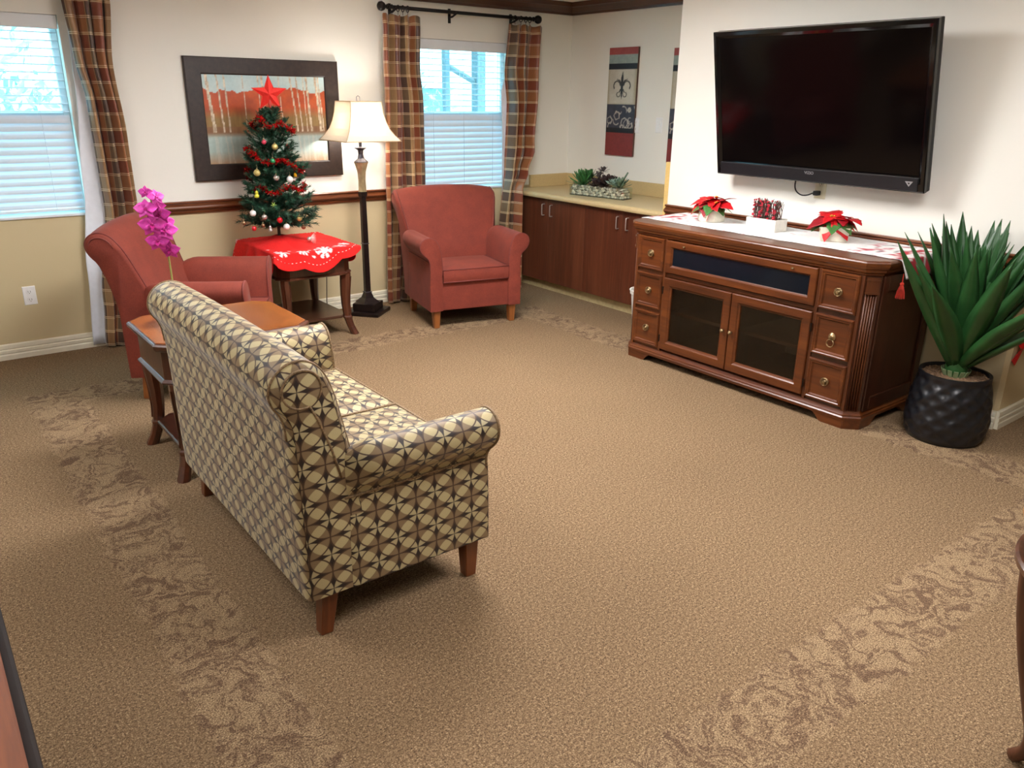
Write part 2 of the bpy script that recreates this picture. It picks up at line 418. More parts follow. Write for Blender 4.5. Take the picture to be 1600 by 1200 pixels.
for wi, (x0, x1, z0, z1) in enumerate((W1, W2)):
    wnd = bpy.data.objects.new('window_%d' % (wi + 1), None); C.objects.link(wnd); wnd.location = ((x0 + x1) / 2, 0.09, z0); struct(wnd)
    m = MB(); yf0, yf1 = 0.075, 0.125; w = 0.04; zm = 1.405
    m.box(x0, x0 + w, yf0, yf1, z0, z1).box(x1 - w, x1, yf0, yf1, z0, z1).box(x0 + w, x1 - w, yf0, yf1, z1 - w, z1).box(x0 + w, x1 - w, yf0, yf1, z0, z0 + w)
    m.build('window_frame', M_vinyl, wnd, world=True, bevel=0.004, seg=1)
    MB().box(x0 + w, x1 - w, yf0 - 0.005, yf1 - 0.01, zm - 0.03, zm + 0.03).build('meeting_rail', M_vinyl, wnd, world=True, bevel=0.004, seg=1)
    MB().box(x0 + w, x1 - w, 0.105, 0.109, zm + 0.03, z1 - w).build('pane', M_wglass, wnd, world=True)
    MB().box(x0 + w, x1 - w, 0.092, 0.096, z0 + w, zm - 0.03).build('pane', M_wglass, wnd, world=True)
    MB().box(x0 + 0.001, x1 - 0.001, -0.012, 0.075, z0, z0 + 0.016).build('window_sill', M_vinyl, wnd, world=True, bevel=0.004, seg=2)
    lab = 'white slatted blind in the window behind the red armchair' if wi else 'white slatted blind in the left window, cut by the frame'
    bl = thing('window_blind', lab, 'blind', ((x0 + x1) / 2, 0.035, z1), 0, 'window blinds')
    MB().box(x0 + 0.004, x1 - 0.004, 0.002, 0.012, z1 - 0.075, z1 - 0.002).build('valance', M_vinyl, bl, world=True, bevel=0.003, seg=1)
    MB().box(x0 + 0.01, x1 - 0.01, 0.014, 0.06, z1 - 0.05, z1 - 0.004).build('head_rail', M_vinyl, bl, world=True)
    src = None; hw = (x1 - x0) / 2 - 0.012; z = z1 - 0.095; k = 0
    while z > z0 + 0.06:
        closed = z < zm + 0.0
        ang = math.radians(-64) if closed else math.radians(-7)
        if src is None:
            m = MB(); pr = [(-0.025, 0.0), (-0.0125, 0.003), (0, 0.004), (0.0125, 0.003), (0.025, 0.0), (0.0125, 0.0005), (0, 0.0012), (-0.0125, 0.0005)]
            m.loft([[(s * hw, y, zz) for y, zz in pr] for s in (-1, 1)]); src = m.build('slat', M_slat, bl)
            o = src
        else: o = inst(src, bl)
        o.location = (0, 0, z - z1); o.rotation_euler = (-ang, 0, 0)
        z -= 0.0445 if closed else 0.043
    MB().box(x0 + 0.012, x1 - 0.012, 0.018, 0.052, z0 + 0.03, z0 + 0.048).build('bottom_rail', M_vinyl, bl, world=True, bevel=0.004, seg=1)
    for fx in (0.18, 0.5, 0.82):
        xx = x0 + (x1 - x0) * fx
        m = MB()
        for yy in (0.007, 0.063): m.tube([(xx, yy, z1 - 0.05), (xx, yy, z0 + 0.04)], 0.0012, 5)
        m.build('ladder_cord', M_cord, bl, world=True)

# outdoors: patio with posts and a beam, a pale house wall, a trunk, hedge
M_grnd = plain('patio_concrete', (190, 190, 182), 0.9, nscale=5)
o = tag(MB().box(-14, 14, 0.6, 16, -0.25, -0.15).build('patio_ground', M_grnd), 'pale concrete patio outside the windows', 'patio'); o['kind'] = 'structure'
M_patio = plain('patio_timber', (92, 104, 112), 0.7)
def timber(name, lab, cat, *boxes, grp=None):
    m = MB()
    for b in boxes: m.box(*b)
    return tag(m.build(name, M_patio, bevel=0.01, seg=1), lab, cat, grp)
timber('patio_post', 'dark square patio post outside the window behind the armchair', 'post', (0.52, 0.64, 2.14, 2.26, -0.15, 2.06), grp='patio posts')
timber('patio_post', 'slim patio post outside, left of the thicker post', 'post', (0.11, 0.18, 2.16, 2.23, -0.15, 2.06), grp='patio posts')
timber('patio_post', 'patio post outside the left window', 'post', (-5.2, -5.08, 2.14, 2.26, -0.15, 2.06), grp='patio posts')
timber('patio_beam', 'long patio beam carried by the posts outside', 'beam', (-7, 4, 2.13, 2.27, 2.06, 2.22))
pb = bpy.data.objects['patio_beam']
rf = None
for k in range(14):
    if rf is None: rf = MB().box(-.03, .03, 1.3, 2.6, 2.22, 2.32).build('rafter', M_patio, pb); rf.location = (-6.9, 0, 0)
    else: inst(rf, pb, (-6.9 + .8 * k, 0, 0))
MB().tube([(0.14, 2.2, 1.88), (0.32, 2.2, 1.80), (0.53, 2.2, 1.71)], 0.03, 6).build('brace', M_patio, bpy.data.objects['patio_post.001'])
hs = thing('house', 'pale neighbouring house wall seen through the blinds', 'house', (2, 6, -0.15))
M_stucco = plain('house_stucco', (214, 218, 214), 0.9, nscale=3, namt=0.08, bump=0.3, bscale=40, bdist=0.01)
MB().box(-9, 9, 6, 6.3, -0.15, 3.2).build('wall', M_stucco, hs, world=True)
MB().panel(1.95, 2.75, 1.0, 1.75, [(0, 0.0), (0, 0.06), (0.08, 0.06), (0.08, 0.0)], 6.0, True).build('window', M_vinyl, hs, world=True)
MB().box(2.03, 2.67, 5.985, 5.995, 1.08, 1.67).build('pane', plain('house_pane', (96, 150, 160), 0.15), hs, world=True)
M_leafo = plain('hedge_leaf', (150, 186, 176), 0.6, nscale=9, namt=0.4)
def hedge(name, lab, c, s, n, seed):
    r = random.Random(seed); m = MB()
    for i in range(n):
        p = Vector([c[k] + r.gauss(0, s[k] * 0.45) for k in range(3)]); a = Vector((r.uniform(-1, 1), r.uniform(-1, 1), r.uniform(-1, 1))).normalized()
        b = a.orthogonal().normalized(); q = r.uniform(0.05, 0.11); d = a.cross(b)
        m.add([p, p + a * q + b * q * .4, p + a * q * 2, p + a * q - b * q * .4], [(0, 1, 2, 3)])
    return tag(m.build(name, M_leafo), lab, 'shrub', 'shrubs outside')
hedge('garden_shrub', 'leafy green shrub outside behind the patio posts', (1.2, 4.8, 0.9), (0.9, 0.4, 0.9), 700, 3)
hedge('garden_shrub', 'tall leafy shrub outside the left window', (-3.9, 4.2, 1.5), (0.8, 0.5, 0.9), 330, 4)
mb = MB(); mb.tube([(0.86, 2.9, -0.15), (0.87, 2.9, 0.8), (0.9, 2.9, 1.5), (0.88, 2.9, 2.1)], [0.09, 0.075, 0.06, 0.03], 10)
tag(mb.build('garden_column', plain('sunlit_stone', (236, 236, 228), 0.8), smooth=True), 'slim white sunlit column standing outside the window', 'column')

# ------------------------------------------------------------------ upholstery
def circle_fabric():
    t = NT('circle_fabric'); tc = t.add('ShaderNodeTexCoord'); sep = t.add('ShaderNodeSeparateXYZ'); t.link(tc.outputs['UV'], sep.inputs[0])
    U, V = sep.outputs[0], sep.outputs[1]; D = 0.098
    Us = t.math('DIVIDE', U, .138); Vs = t.math('DIVIDE', V, .116)
    a = t.math('ADD', Us, Vs); b = t.math('SUBTRACT', Us, Vs)
    def field(a, b, hwid):
        c = (0.25 - hwid * hwid) / (2 * hwid); R = hwid + c
        fa = t.math('FRACT', a); fb = t.math('FRACT', b)
        def lens(x, y):
            cx = t.math('SUBTRACT', x, 0.5); e = t.math('SUBTRACT', 0.5, t.math('ABSOLUTE', t.math('SUBTRACT', y, 0.5)))
            yy = t.math('ADD', e, c)
            return t.math('SQRT', t.math('ADD', t.math('MULTIPLY', cx, cx), t.math('MULTIPLY', yy, yy)))
        return t.math('SUBTRACT', t.math('MINIMUM', lens(fa, fb), lens(fb, fa)), R)
    A = field(a, b, 0.226); B = field(t.math('ADD', a, 0.5), t.math('ADD', b, 0.5), 0.185)
    k = 45.0
    inA = t.math('MULTIPLY', A, -k, clamp=True); inB = t.math('MULTIPLY', B, -k, clamp=True)
    line = t.math('SUBTRACT', 1.0, t.math('MULTIPLY', t.math('SUBTRACT', t.math('ABSOLUTE', A), 0.014), k, clamp=True))
    n = t.noise(t.coords('UV'), 420, 2); nl = t.math('MULTIPLY', t.math('SUBTRACT', n, 0.5), 0.35)
    dark = lin((36, 22, 15)); tan = lin((136, 113, 80)); light = lin((190, 174, 128)); fan = lin((184, 168, 126))
    col = t.mix(inB, dark, fan)
    col = t.mix(inA, col, t.mix(inB, tan, light))
    col = t.mix(line, col, lin((72, 48, 30)))
    mx = t.add('ShaderNodeMix', data_type='RGBA', blend_type='MULTIPLY'); mx.inputs[0].default_value = 1.0
    t.link(col, mx.inputs[6]); t.link(t.ramp(n, [(0.2, (0.82, 0.82, 0.82, 1)), (0.8, (1, 1, 1, 1))]), mx.inputs[7])
    t.link(mx.outputs[2], t.b.inputs['Base Color']); t.b.inputs['Roughness'].default_value = 0.55
    t.b.inputs['Sheen Weight'].default_value = 0.25; t.b.inputs['Sheen Roughness'].default_value = 0.4
    t.bump(n, 0.15, 0.0006); return t.m
M_circ = circle_fabric()
M_circpipe = plain('circle_fabric_piping', (128, 104, 74), 0.6, nscale=150, namt=0.5)
def red_fabric():
    t = NT('russet_fabric'); v = t.coords('Object'); f = t.noise(v, 9, 4, 0.6); g = t.noise(t.coords('Object', (300, 300, 120)), 1, 2)
    c = t.ramp(t.math('ADD', t.math('MULTIPLY', f, .5), t.math('MULTIPLY', g, .5)), [(0.3, lin((104, 38, 25))), (0.7, lin((138, 56, 38)))])
    t.link(c, t.b.inputs['Base Color']); t.b.inputs['Roughness'].default_value = 0.8
    t.b.inputs['Sheen Weight'].default_value = 0.05; t.b.inputs['Sheen Roughness'].default_value = 0.5
    t.b.inputs['Sheen Tint'].default_value = (1, 0.75, 0.7, 1)
    t.bump(g, 0.25, 0.0008); return t.m
M_red = red_fabric()
M_redpipe = plain('russet_piping', (112, 46, 38), 0.7, nscale=100)
M_leg = wood('chair_leg_wood', (98, 52, 22), (140, 82, 38), (166, 104, 52), axis=2, rough=0.35)
M_legd = wood('sofa_leg_wood', (70, 34, 16), (104, 54, 26), (130, 72, 36), axis=2, rough=0.35)
M_under = plain('dust_cover', (24, 20, 18), 0.9)

def arm_profile(off, ztop, zb):
    # closed loop (x, z) of the right arm for a half width of 0.345 + off
    dz = ztop - 0.645
    P = [(0.345, zb), (0.345, 0.30), (0.340, 0.42), (0.338, 0.475 + dz), (0.352, 0.505 + dz), (0.380, 0.528 + dz), (0.402, 0.555 + dz), (0.410, 0.590 + dz),
         (0.400, 0.620 + dz), (0.375, 0.640 + dz), (0.345, 0.646 + dz), (0.312, 0.638 + dz), (0.286, 0.612 + dz), (0.270, 0.575 + dz), (0.258, 0.52 + dz), (0.252, 0.42), (0.25, 0.31), (0.25, zb)]
    return [(x + off, z) for x, z in P]
def back_profile(zs):
    P = [(0.40, 0.34), (0.435, 0.48), (0.462, 0.60), (0.484, 0.70), (0.502, 0.78), (0.522, 0.84), (0.552, 0.885), (0.595, 0.905), (0.64, 0.897), (0.676, 0.868), (0.692, 0.825),
         (0.684, 0.785), (0.662, 0.755), (0.650, 0.715), (0.645, 0.60), (0.640, 0.45)]
    return [(y, 0.34 + (z - 0.34) * zs) for y, z in P]
def smooth_loop(P, k=2):
    for _ in range(k):
        n = len(P); Q = []
        for i in range(n):
            a, b = P[i], P[(i + 1) % n]
            Q.append(tuple(a[j] * .75 + b[j] * .25 for j in range(len(a)))); Q.append(tuple(a[j] * .25 + b[j] * .75 for j in range(len(a))))
        P = Q
    return P
def smooth_open(P, k=2):
    for _ in range(k):
        Q = [P[0]]
        for a, b in zip(P, P[1:]):
            Q.append(tuple(a[j] * .75 + b[j] * .25 for j in range(len(a)))); Q.append(tuple(a[j] * .25 + b[j] * .75 for j in range(len(a))))
        Q.append(P[-1]); P = Q
    return P
def make_seat(t, half, zb, ztop_arm, zs, seat_top, flare, crown, fabric, pipe, legm, ncush, lean=0.0):
    off = half - 0.345; D = 0.645; inner = 0.25 + off
    # frame: seat rail, deck, rear panel
    fr = MB(); fr.box(-inner - .01, inner + .01, 0.004, 0.05, zb, 0.325); fr.build('front_rail', fabric, t, uvbox=True, bevel=0.006)
    MB().box(-half + .02, half - .02, 0.02, D - .02, zb - 0.003, zb + 0.02).build('dust_cover', M_under, t)
    # back
    P = smooth_open([(0.42, zb)] + back_profile(zs) + [(0.637, 0.30), (0.632, zb)], 2); yc = sum(p[0] for p in P) / len(P); zc = sum(p[1] for p in P) / len(P)
    def sec(s, shrink):
        r = []
        for y, z in P:
            y2 = yc + (y - yc) * shrink; z2 = (zc + (z - zc) * (shrink * .5 + .5)) if z > zc else z
            hw = half - 0.004 + flare * max(0, min(1, (z - 0.55) / 0.33)) ** 1.2
            r.append((s * hw, y2 + lean * max(0, z - .5) / .4, z2 - crown * abs(s) ** 2.5 * max(0, (z - 0.5) / 0.4)))
        return r
    S = [-1, -.985, -.955] + [-.9 + 1.8 * i / 18 for i in range(19)] + [.955, .985, 1]
    shr = {0: .80, 1: .93, 2: .985, len(S) - 1: .80, len(S) - 2: .93, len(S) - 3: .985}
    rings = [sec(s, shr.get(i, 1.0)) for i, s in enumerate(S)]
    bk = MB().loft(rings, uv=True).build('backrest', fabric, t, smooth=True, uvbox=True, sharp=1.0)
    for e in (2, len(S) - 3):
        MB().tube(rings[e][8:-16], 0.0045, 6).build('piping', pipe, bk, smooth=True)
    # scroll welt on the two ends of the rolled top
    for sd in (-1, 1):
        cz = 0.34 + (0.826 - 0.34) * zs
        hwz = lambda z: sd * (half - 0.005 + flare * max(0, min(1, (z - 0.55) / 0.33)) ** 1.2)
        yz = [(.505, cz - .30), (.53, cz - .20), (.565, cz - .10)] + [(.606 + .056 * math.cos(math.radians(a)), cz + .056 * zs * math.sin(math.radians(a))) for a in range(-110, 230, 15)]
        pts = [(hwz(z), y + lean * max(0, z - .5) / .4, z - crown * max(0, (z - 0.5) / 0.4)) for y, z in yz]
        MB().tube(pts, 0.0042, 6).build('piping', pipe, bk, smooth=True)
    # arms
    A = smooth_open(arm_profile(off, ztop_arm, zb), 2)
    for sd in (-1, 1):
        rings = []
        for y, k in ((-0.012, .0), (-0.010, .6), (-0.002, 1), (0.1, 1), (0.2, 1), (0.3, 1), (0.4, 1), (0.43, 1), (0.46, 1), (0.485, 1), (0.50, 1), (0.60, 1)):
            ax = sum(p[0] for p in A) / len(A)
            tk = 1 - max(0, min(1, (y - .40) / .09)) ** 2
            rings.append([(sd * (min(x, half) + max(0, x - half) * tk - (.012 if y > .49 else 0) + (ax - x) * 0.05 * (1 - k)), y, z - (.03 * (1 - tk) if z > .5 else 0)) for x, z in A])
        ar = MB().loft(rings, uv=True).build('arm', fabric, t, smooth=True, uvbox=True, sharp=0.9)
        MB().tube([(sd * x, -0.006, z) for x, z in A[10:-8]], 0.005, 6).build('piping', pipe, ar, smooth=True)
        # welt under the roll along the outside
        q = min(A, key=lambda p: abs(p[1] - (ztop_arm - .17)) + (0 if p[0] > inner + .05 else 9))
        MB().tube([(sd * (q[0] + .003), 0.0 + i * .1, q[1] - .01 * 0) for i in range(6)], 0.004, 6).build('piping', pipe, ar, smooth=True)
    # cushions
    w = 2 * inner / ncush
    for c in range(ncush):
        x0 = -inner + c * w + 0.003; x1 = x0 + w - 0.006; z0 = 0.325; n = 14; y0, y1 = -0.012, 0.44
        top = []; 
        def fn(u, v):
            e = min(u, 1 - u, v * 1.2 + .02, 1) * 2; crownz = 0.018 * (1 - (2 * u - 1) ** 4) * (1 - (2 * v - 1) ** 4)
            return (x0 + (x1 - x0) * u, y0 + (y1 - y0) * v, seat_top - 0.012 + crownz)
        m = MB(); m.grid(n, n, fn, uv=lambda u, v: (x0 + (x1 - x0) * u, v * (y1 - y0)))
        m.grid(n, 4, lambda u, v: (x0 + (x1 - x0) * u, y0 - 0.008 * math.sin(PI * v), z0 + (seat_top - 0.012 - z0) * v), uv=lambda u, v: (x0 + (x1 - x0) * u, -v * .1))
        for xs in (x0, x1):
            m.grid(6, 2, lambda u, v: (xs, y0 + (y1 - y0) * u, z0 + (seat_top - 0.012 - z0) * v), uv=lambda u, v: (u * .45, v * .1))
        cu = m.build('seat_cushion', fabric, t, smooth=True, uvbox=True, sharp=0.9)
        pts = [(x0, y0, seat_top - .011), (x1, y0, seat_top - .011)]
        MB().tube([(x0, y1, seat_top - .011)] + pts + [(x1, y1, seat_top - .011)], 0.005, 6).build('piping', pipe, cu, smooth=True)
        MB().tube([(x0, y0 - .002, z0 + .008), (x1, y0 - .002, z0 + .008)], 0.005, 6).build('piping', pipe, cu, smooth=True)
    # legs
    for sx in (-1, 1):
        for fy, taper in ((0.035, 1), (D - 0.095, -1)):
            x = sx * (half - 0.055); m = MB(); h = 0.028
            top = [(x - h, fy - h, zb + .01), (x + h, fy - h, zb + .01), (x + h, fy + h, zb + .01), (x - h, fy + h, zb + .01)]
            k = 0.02; dy = 0.0 if taper == 1 else 0.02
            bot = [(x - k, fy - k + dy, 0), (x + k, fy - k + dy, 0), (x + k, fy + k + dy, 0), (x - k, fy + k + dy, 0)]
            m.loft([bot, top]); m.build('leg', legm, t, bevel=0.003, seg=1)

sofa = thing('loveseat', 'two seat loveseat in brown and beige overlapping circle fabric', 'sofa', (-3.525, -3.04, 0), PI / 2)
make_seat(sofa, 0.61, 0.155, 0.625, 1.0, 0.455, 0.01, 0.012, M_circ, M_circpipe, M_legd, 2)
def place_chair(lab, front, face):
    a = math.atan2(face[0], -face[1])
    t = thing('armchair', lab, 'armchair', (front[0], front[1], 0), a, 'russet armchairs')
    make_seat(t, 0.345, 0.13, 0.645, 1.05, 0.43, 0.055, 0.03, M_red, M_redpipe, M_leg, 1, lean=.055)
    return t
place_chair('russet red armchair standing in front of the window with blinds', (-1.701, -0.994), (-.2317, -.9727))
place_chair('russet red armchair at the left, seen from its side behind the orchid', (-3.354, -1.225), (.855, -.52))

# ------------------------------------------------------------------ end tables
M_tabtop = wood('end_table_top_wood', (106, 54, 20), (146, 82, 34), (168, 104, 50), axis=0, scale=0.3, rough=0.25, coat=0.5)
M_tabfield = wood('end_table_field_wood', (92, 46, 20), (124, 68, 32), (146, 86, 44), axis=1, scale=0.3, rough=0.25, coat=0.5)
M_tabd = wood('end_table_wood', (46, 22, 14), (78, 40, 24), (102, 56, 34), axis=2, rough=0.3, coat=0.35)
M_tabshelf = wood('end_table_shelf_wood', (40, 22, 16), (62, 36, 24), (78, 46, 30), axis=0, rough=0.3, coat=0.3)
def make_end_table(lab, loc, hx, hy):
    t = thing('end_table', lab, 'end table', loc, 0, 'wooden end tables'); ch = 0.07
    oc = lambda a, b, c: [(-a + c, -b), (a - c, -b), (a, -b + c), (a, b - c), (a - c, b), (-a + c, b), (-a, b - c), (-a, -b + c)]
    P = oc(hx, hy, ch)
    tp = MB().stack(P, [(0.565, -.03), (0.572, -.012), (0.582, -.004), (0.596, -.002), (0.602, -.008), (0.604, -.012)]).build('tabletop', M_tabd, t, smooth=False)
    MB().stack(oc(hx - .016, hy - .016, ch * .95), [(0.6035, 0), (0.606, 0), (0.6065, -.004)]).build('top_veneer', M_tabtop, tp)
    MB().stack(oc(hx - .075, hy - .075, ch * .8), [(0.6062, 0), (0.6068, 0)]).build('inlay_field', M_tabfield, tp)
    I = oc(hx - .035, hy - .035, ch * .9)
    MB().stack(I, [(0.44, 0), (0.566, 0)]).build('apron', M_tabd, t)
    MB().stack(I, [(0.420, 0.0), (0.424, 0.012), (0.432, 0.014), (0.440, 0.004), (0.442, 0)]).build('apron_moulding', M_tabd, t)
    for sx in (-1, 1):
        for sy in (-1, 1):
            bx, by = sx * (hx - .075), sy * (hy - .075); dx, dy = sx * .7071, sy * .7071
            rings = []
            for z, o, w in ((0.425, .0, .036), (0.36, -.004, .036), (0.28, -.010, .032), (0.20, -.010, .028), (0.13, -.002, .026), (0.122, 0.0, .030), (0.112, 0.002, .030), (0.105, .003, .026), (0.06, .018, .025), (0.0, .046, .028)):
                cx, cy = bx + dx * o, by + dy * o
                ring = []
                for k in range(8):
                    aa = PI / 8 + k * PI / 4; m_ = 1.0
                    ring.append((cx + w * math.cos(aa + math.atan2(dy, dx)), cy + w * math.sin(aa + math.atan2(dy, dx)), z))
                rings.append(ring)
            lg = MB().loft(rings).build('leg', M_tabd, t)
            fl = MB()
            for q in (-.012, 0, .012):
                pts = []
                for z, o, w in ((0.40, .0, .034), (0.30, -.009, .0315), (0.20, -.010, .0265), (0.14, -.003, .0245)):
                    pts.append((bx + dx * (o + w) - dy * q, by + dy * (o + w) + dx * q, z))
                fl.tube(pts, 0.0035, 5)
            fl.build('fluting', M_tabd, lg)
    S = oc(hx - .06, hy - .06, ch * .9)
    MB().stack(S, [(0.118, -.008), (0.122, 0), (0.134, 0), (0.138, -.006)]).build('shelf', M_tabshelf, t)
    return t
make_end_table('dark wooden end table with orange top beside the loveseat', (-3.845, -2.06, 0), 0.335, 0.285)
make_end_table('dark wooden end table under the christmas tree', (-2.76, -0.40, 0), 0.29, 0.335)

# ------------------------------------------------------------------ floor lamp
M_iron = plain('lamp_iron', (34, 24, 22), 0.35, metal=0.3, nscale=30, namt=0.4)
M_cham = plain('lamp_champagne', (176, 160, 122), 0.3, metal=0.5, nscale=25, namt=0.25)
M_pewt = plain('lamp_pewter', (92, 88, 96), 0.3, metal=0.6, nscale=25, namt=0.25)
LX, LY = -2.17, -0.24
lamp = thing('floor_lamp', 'lit floor lamp with square bell shade and black column', 'floor lamp', (LX, LY, 0), 0)
MB().box(-.13, .13, -.13, .13, 0, .028).build('base', M_iron, lamp, bevel=.006).rotation_euler = (0, 0, math.radians(40))
MB().box(-.088, .088, -.088, .088, .028, .085).build('plinth', M_iron, lamp, bevel=.006).rotation_euler = (0, 0, math.radians(40))
def sqloft(prof, n=4):
    return MB().loft([[(r * a, r * b, z) for a, b in ((-1, -1), (1, -1), (1, 1), (-1, 1))] for r, z in prof])
sqloft([(.07, .085), (.062, .092), (.035, .12), (.025, .15), (.022, .16)]).build('column_foot', M_iron, lamp)
sqloft([(.026, .16), (.026, .166)]).build('collar', M_pewt, lamp)
sqloft([(.021, .166), (.0195, .52), (.0195, .524)]).build('column', M_iron, lamp, bevel=.004, seg=1)
sqloft([(.023, .524), (.023, .53)]).build('collar', M_pewt, lamp)
sqloft([(.0205, .53), (.0185, .865)]).build('column', M_iron, lamp, bevel=.004, seg=1)
sqloft([(.022, .865), (.024, .885), (.024, .90)]).build('collar', M_iron, lamp)
oct8 = lambda prof: MB().lathe(prof, n=8)
oct8([(.030, .90), (.027, .92), (.026, .98), (.030, 1.04), (.044, 1.09), (.050, 1.105)]).build('vase_body', M_cham, lamp)
oct8([(.050, 1.105), (.047, 1.112), (.024, 1.132)]).build('vase_shoulder', M_pewt, lamp)
oct8([(.024, 1.132), (.018, 1.16), (.020, 1.185), (.042, 1.202), (.044, 1.206), (.020, 1.212)]).build('vase_neck', M_pewt, lamp)
MB().lathe([(.012, 1.21), (.012, 1.27), (.02, 1.275), (.02, 1.30)], n=12).build('socket', M_pewt, lamp, smooth=True, sharp=.6)
MB().sphere((0, 0, 1.36), .035, 12, 8).build('bulb', plain('bulb_glass', (255, 245, 225), .4, emit=(255, 236, 205), estr=12.0), lamp, smooth=True)
m = MB(); m.tube([(-.012, 0, 1.515), (-.012, 0, 1.545), (0, 0, 1.552), (.012, 0, 1.545), (.012, 0, 1.515)], .0025, 6)
m.build('finial', M_pewt, lamp, smooth=True)
hp = MB(); hp.tube([(0.02, 0, 1.29), (.055, 0, 1.36), (.045, 0, 1.46), (0, 0, 1.515), (-.045, 0, 1.46), (-.055, 0, 1.36), (-.02, 0, 1.29)], .002, 6)
hp.build('harp', M_pewt, lamp, smooth=True)
def shade_mat():
    t = NT('lamp_shade_fabric'); v = t.coords('Object'); d = t.add('ShaderNodeBsdfDiffuse'); tl = t.add('ShaderNodeBsdfTranslucent')
    c = t.mix(t.noise(v, 120), lin((250, 244, 232)), lin((244, 234, 216)))
    t.link(c, d.inputs[0]); t.link(c, tl.inputs[0]); mx = t.add('ShaderNodeMixShader'); mx.inputs[0].default_value = 0.3
    t.link(d.outputs[0], mx.inputs[1]); t.link(tl.outputs[0], mx.inputs[2]); t.link(mx.outputs[0], t.out.inputs[0]); return t.m
prof = [(.212, 1.255), (.182, 1.29), (.155, 1.335), (.138, 1.385), (.126, 1.44), (.118, 1.515)]
RA = 0.0
def sqr(r, z, k=5):
    c = [(-r, -r), (r, -r), (r, r), (-r, r)]; out = []
    for i in range(4):
        a, b = c[i], c[(i + 1) % 4]
        for j in range(k):
            x = a[0] + (b[0] - a[0]) * j / k; y = a[1] + (b[1] - a[1]) * j / k
            bow = 1 - 0.05 * math.sin(PI * j / k)
            x *= bow; y *= bow
            out.append((x * math.cos(RA) - y * math.sin(RA), x * math.sin(RA) + y * math.cos(RA), z))
    return out
sh = MB().loft([sqr(r, z) for r, z in prof], True, False, False).build('shade', shade_mat(), lamp, solid=.002)
M_shtrim = plain('shade_trim', (206, 180, 140), .7)
tr = MB(); tr.tube(sqr(*prof[0]), .0035, 6, True); tr.tube(sqr(*prof[-1]), .003, 6, True)
tr.build('trim_band', M_shtrim, sh, smooth=True)
for i in range(4):
    MB().tube([sqr(r, z)[i * 5] for r, z in prof], .0025, 6).build('corner_seam', M_shtrim, sh, smooth=True)
MB().tube([sqr(.118, 1.513)[0], (0, 0, 1.513), sqr(.118, 1.513)[10]], .002, 5).build('spider', M_pewt, sh)
ld = bpy.data.lights.new('bulb_light', 'POINT'); lo = bpy.data.objects.new('bulb_light', ld); C.objects.link(lo); lo.parent = lamp
lo.location = (0, 0, 1.36); ld.energy = LAMP_W; ld.color = (1, .97, .94); ld.shadow_soft_size = .045
cord = MB(); cord.tube(smooth_open([(LX - .15, LY + .02, .008), (LX - .20, LY + .05, .008), (LX - .25, LY + .03, .02), (LX - .30, LY + .08, .06), (LX - .285, LY + .09, .2), (LX - .26, LY + .12, .40), (LX - .25, LY + .20, .43)], 2), .0035, 6)
tag(cord.build('lamp_cord', plain('cord_brown', (60, 44, 36), .5), smooth=True), 'thin lamp cord looping between lamp base and end table', 'cord')

# ------------------------------------------------------------------ television console (local frame faces -y)
M_con = wood('console_wood', (50, 22, 8), (90, 44, 16), (118, 65, 26), axis=0, scale=.6, rough=.34, coat=.15)
M_conv = wood('console_wood_upright', (48, 21, 8), (84, 41, 15), (110, 60, 24), axis=2, scale=.35, rough=.42, coat=.1)
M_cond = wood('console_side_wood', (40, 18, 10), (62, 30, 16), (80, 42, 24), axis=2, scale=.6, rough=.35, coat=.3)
M_brass = plain('aged_brass', (150, 128, 92), .35, metal=.8, nscale=60, namt=.3)
M_dglass = plain('smoked_glass', (16, 22, 30), .12, nscale=5, spec=.35)
M_cglass = glass_mat('console_glass', (.52, .51, .48), .03)
con = thing('television_console', 'carved brown wooden console with glass doors under the television', 'cabinet', (-1.29, -2.89, 0), -PI / 2)
W = .74; DP = .585
plan = [(-W, 0), (W, 0), (W + .055, .055), (W + .055, DP), (-W - .055, DP), (-W - .055, .055)]
MB().stack(plan, [(.780, .0), (.786, .006), (.792, .006), (.800, .018), (.812, .022), (.818, .030), (.832, .036), (.846, .038), (.852, .034), (.856, .026)]).build('top', M_con, con)
MB().stack(plan, [(.045, .018), (.060, .020), (.066, .014), (.072, .014), (.078, .006), (.086, .002), (.092, 0)]).build('base_moulding', M_con, con)
# carcass: two drawer towers, back, floor, rail, shelf
for s in (-1, 1):
    pl = [(s * .50, .004), (s * W, .004), (s * (W + .055), .059), (s * (W + .055), DP), (s * .50, DP)]
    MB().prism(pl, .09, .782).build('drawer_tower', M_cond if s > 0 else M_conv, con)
MB().box(-.50, .50, DP - .02, DP, .09, .782).build('back_panel', plain('console_inside', (58, 34, 20), .6, nscale=10), con)
MB().box(-.50, .50, .02, DP - .02, .088, .108).build('bottom_panel', M_con, con)
MB().box(-.50, .50, .004, DP - .02, .558, .578).build('middle_rail', M_con, con)
MB().box(-.50, .50, .06, DP - .02, .32, .338).build('shelf', M_con, con)
MB().box(-.50, .50, .02, DP - .02, .765, .78).build('upper_panel', M_con, con)
MB().box(-.012, .012, .03, DP - .02, .108, .558).build('divider', M_conv, con)
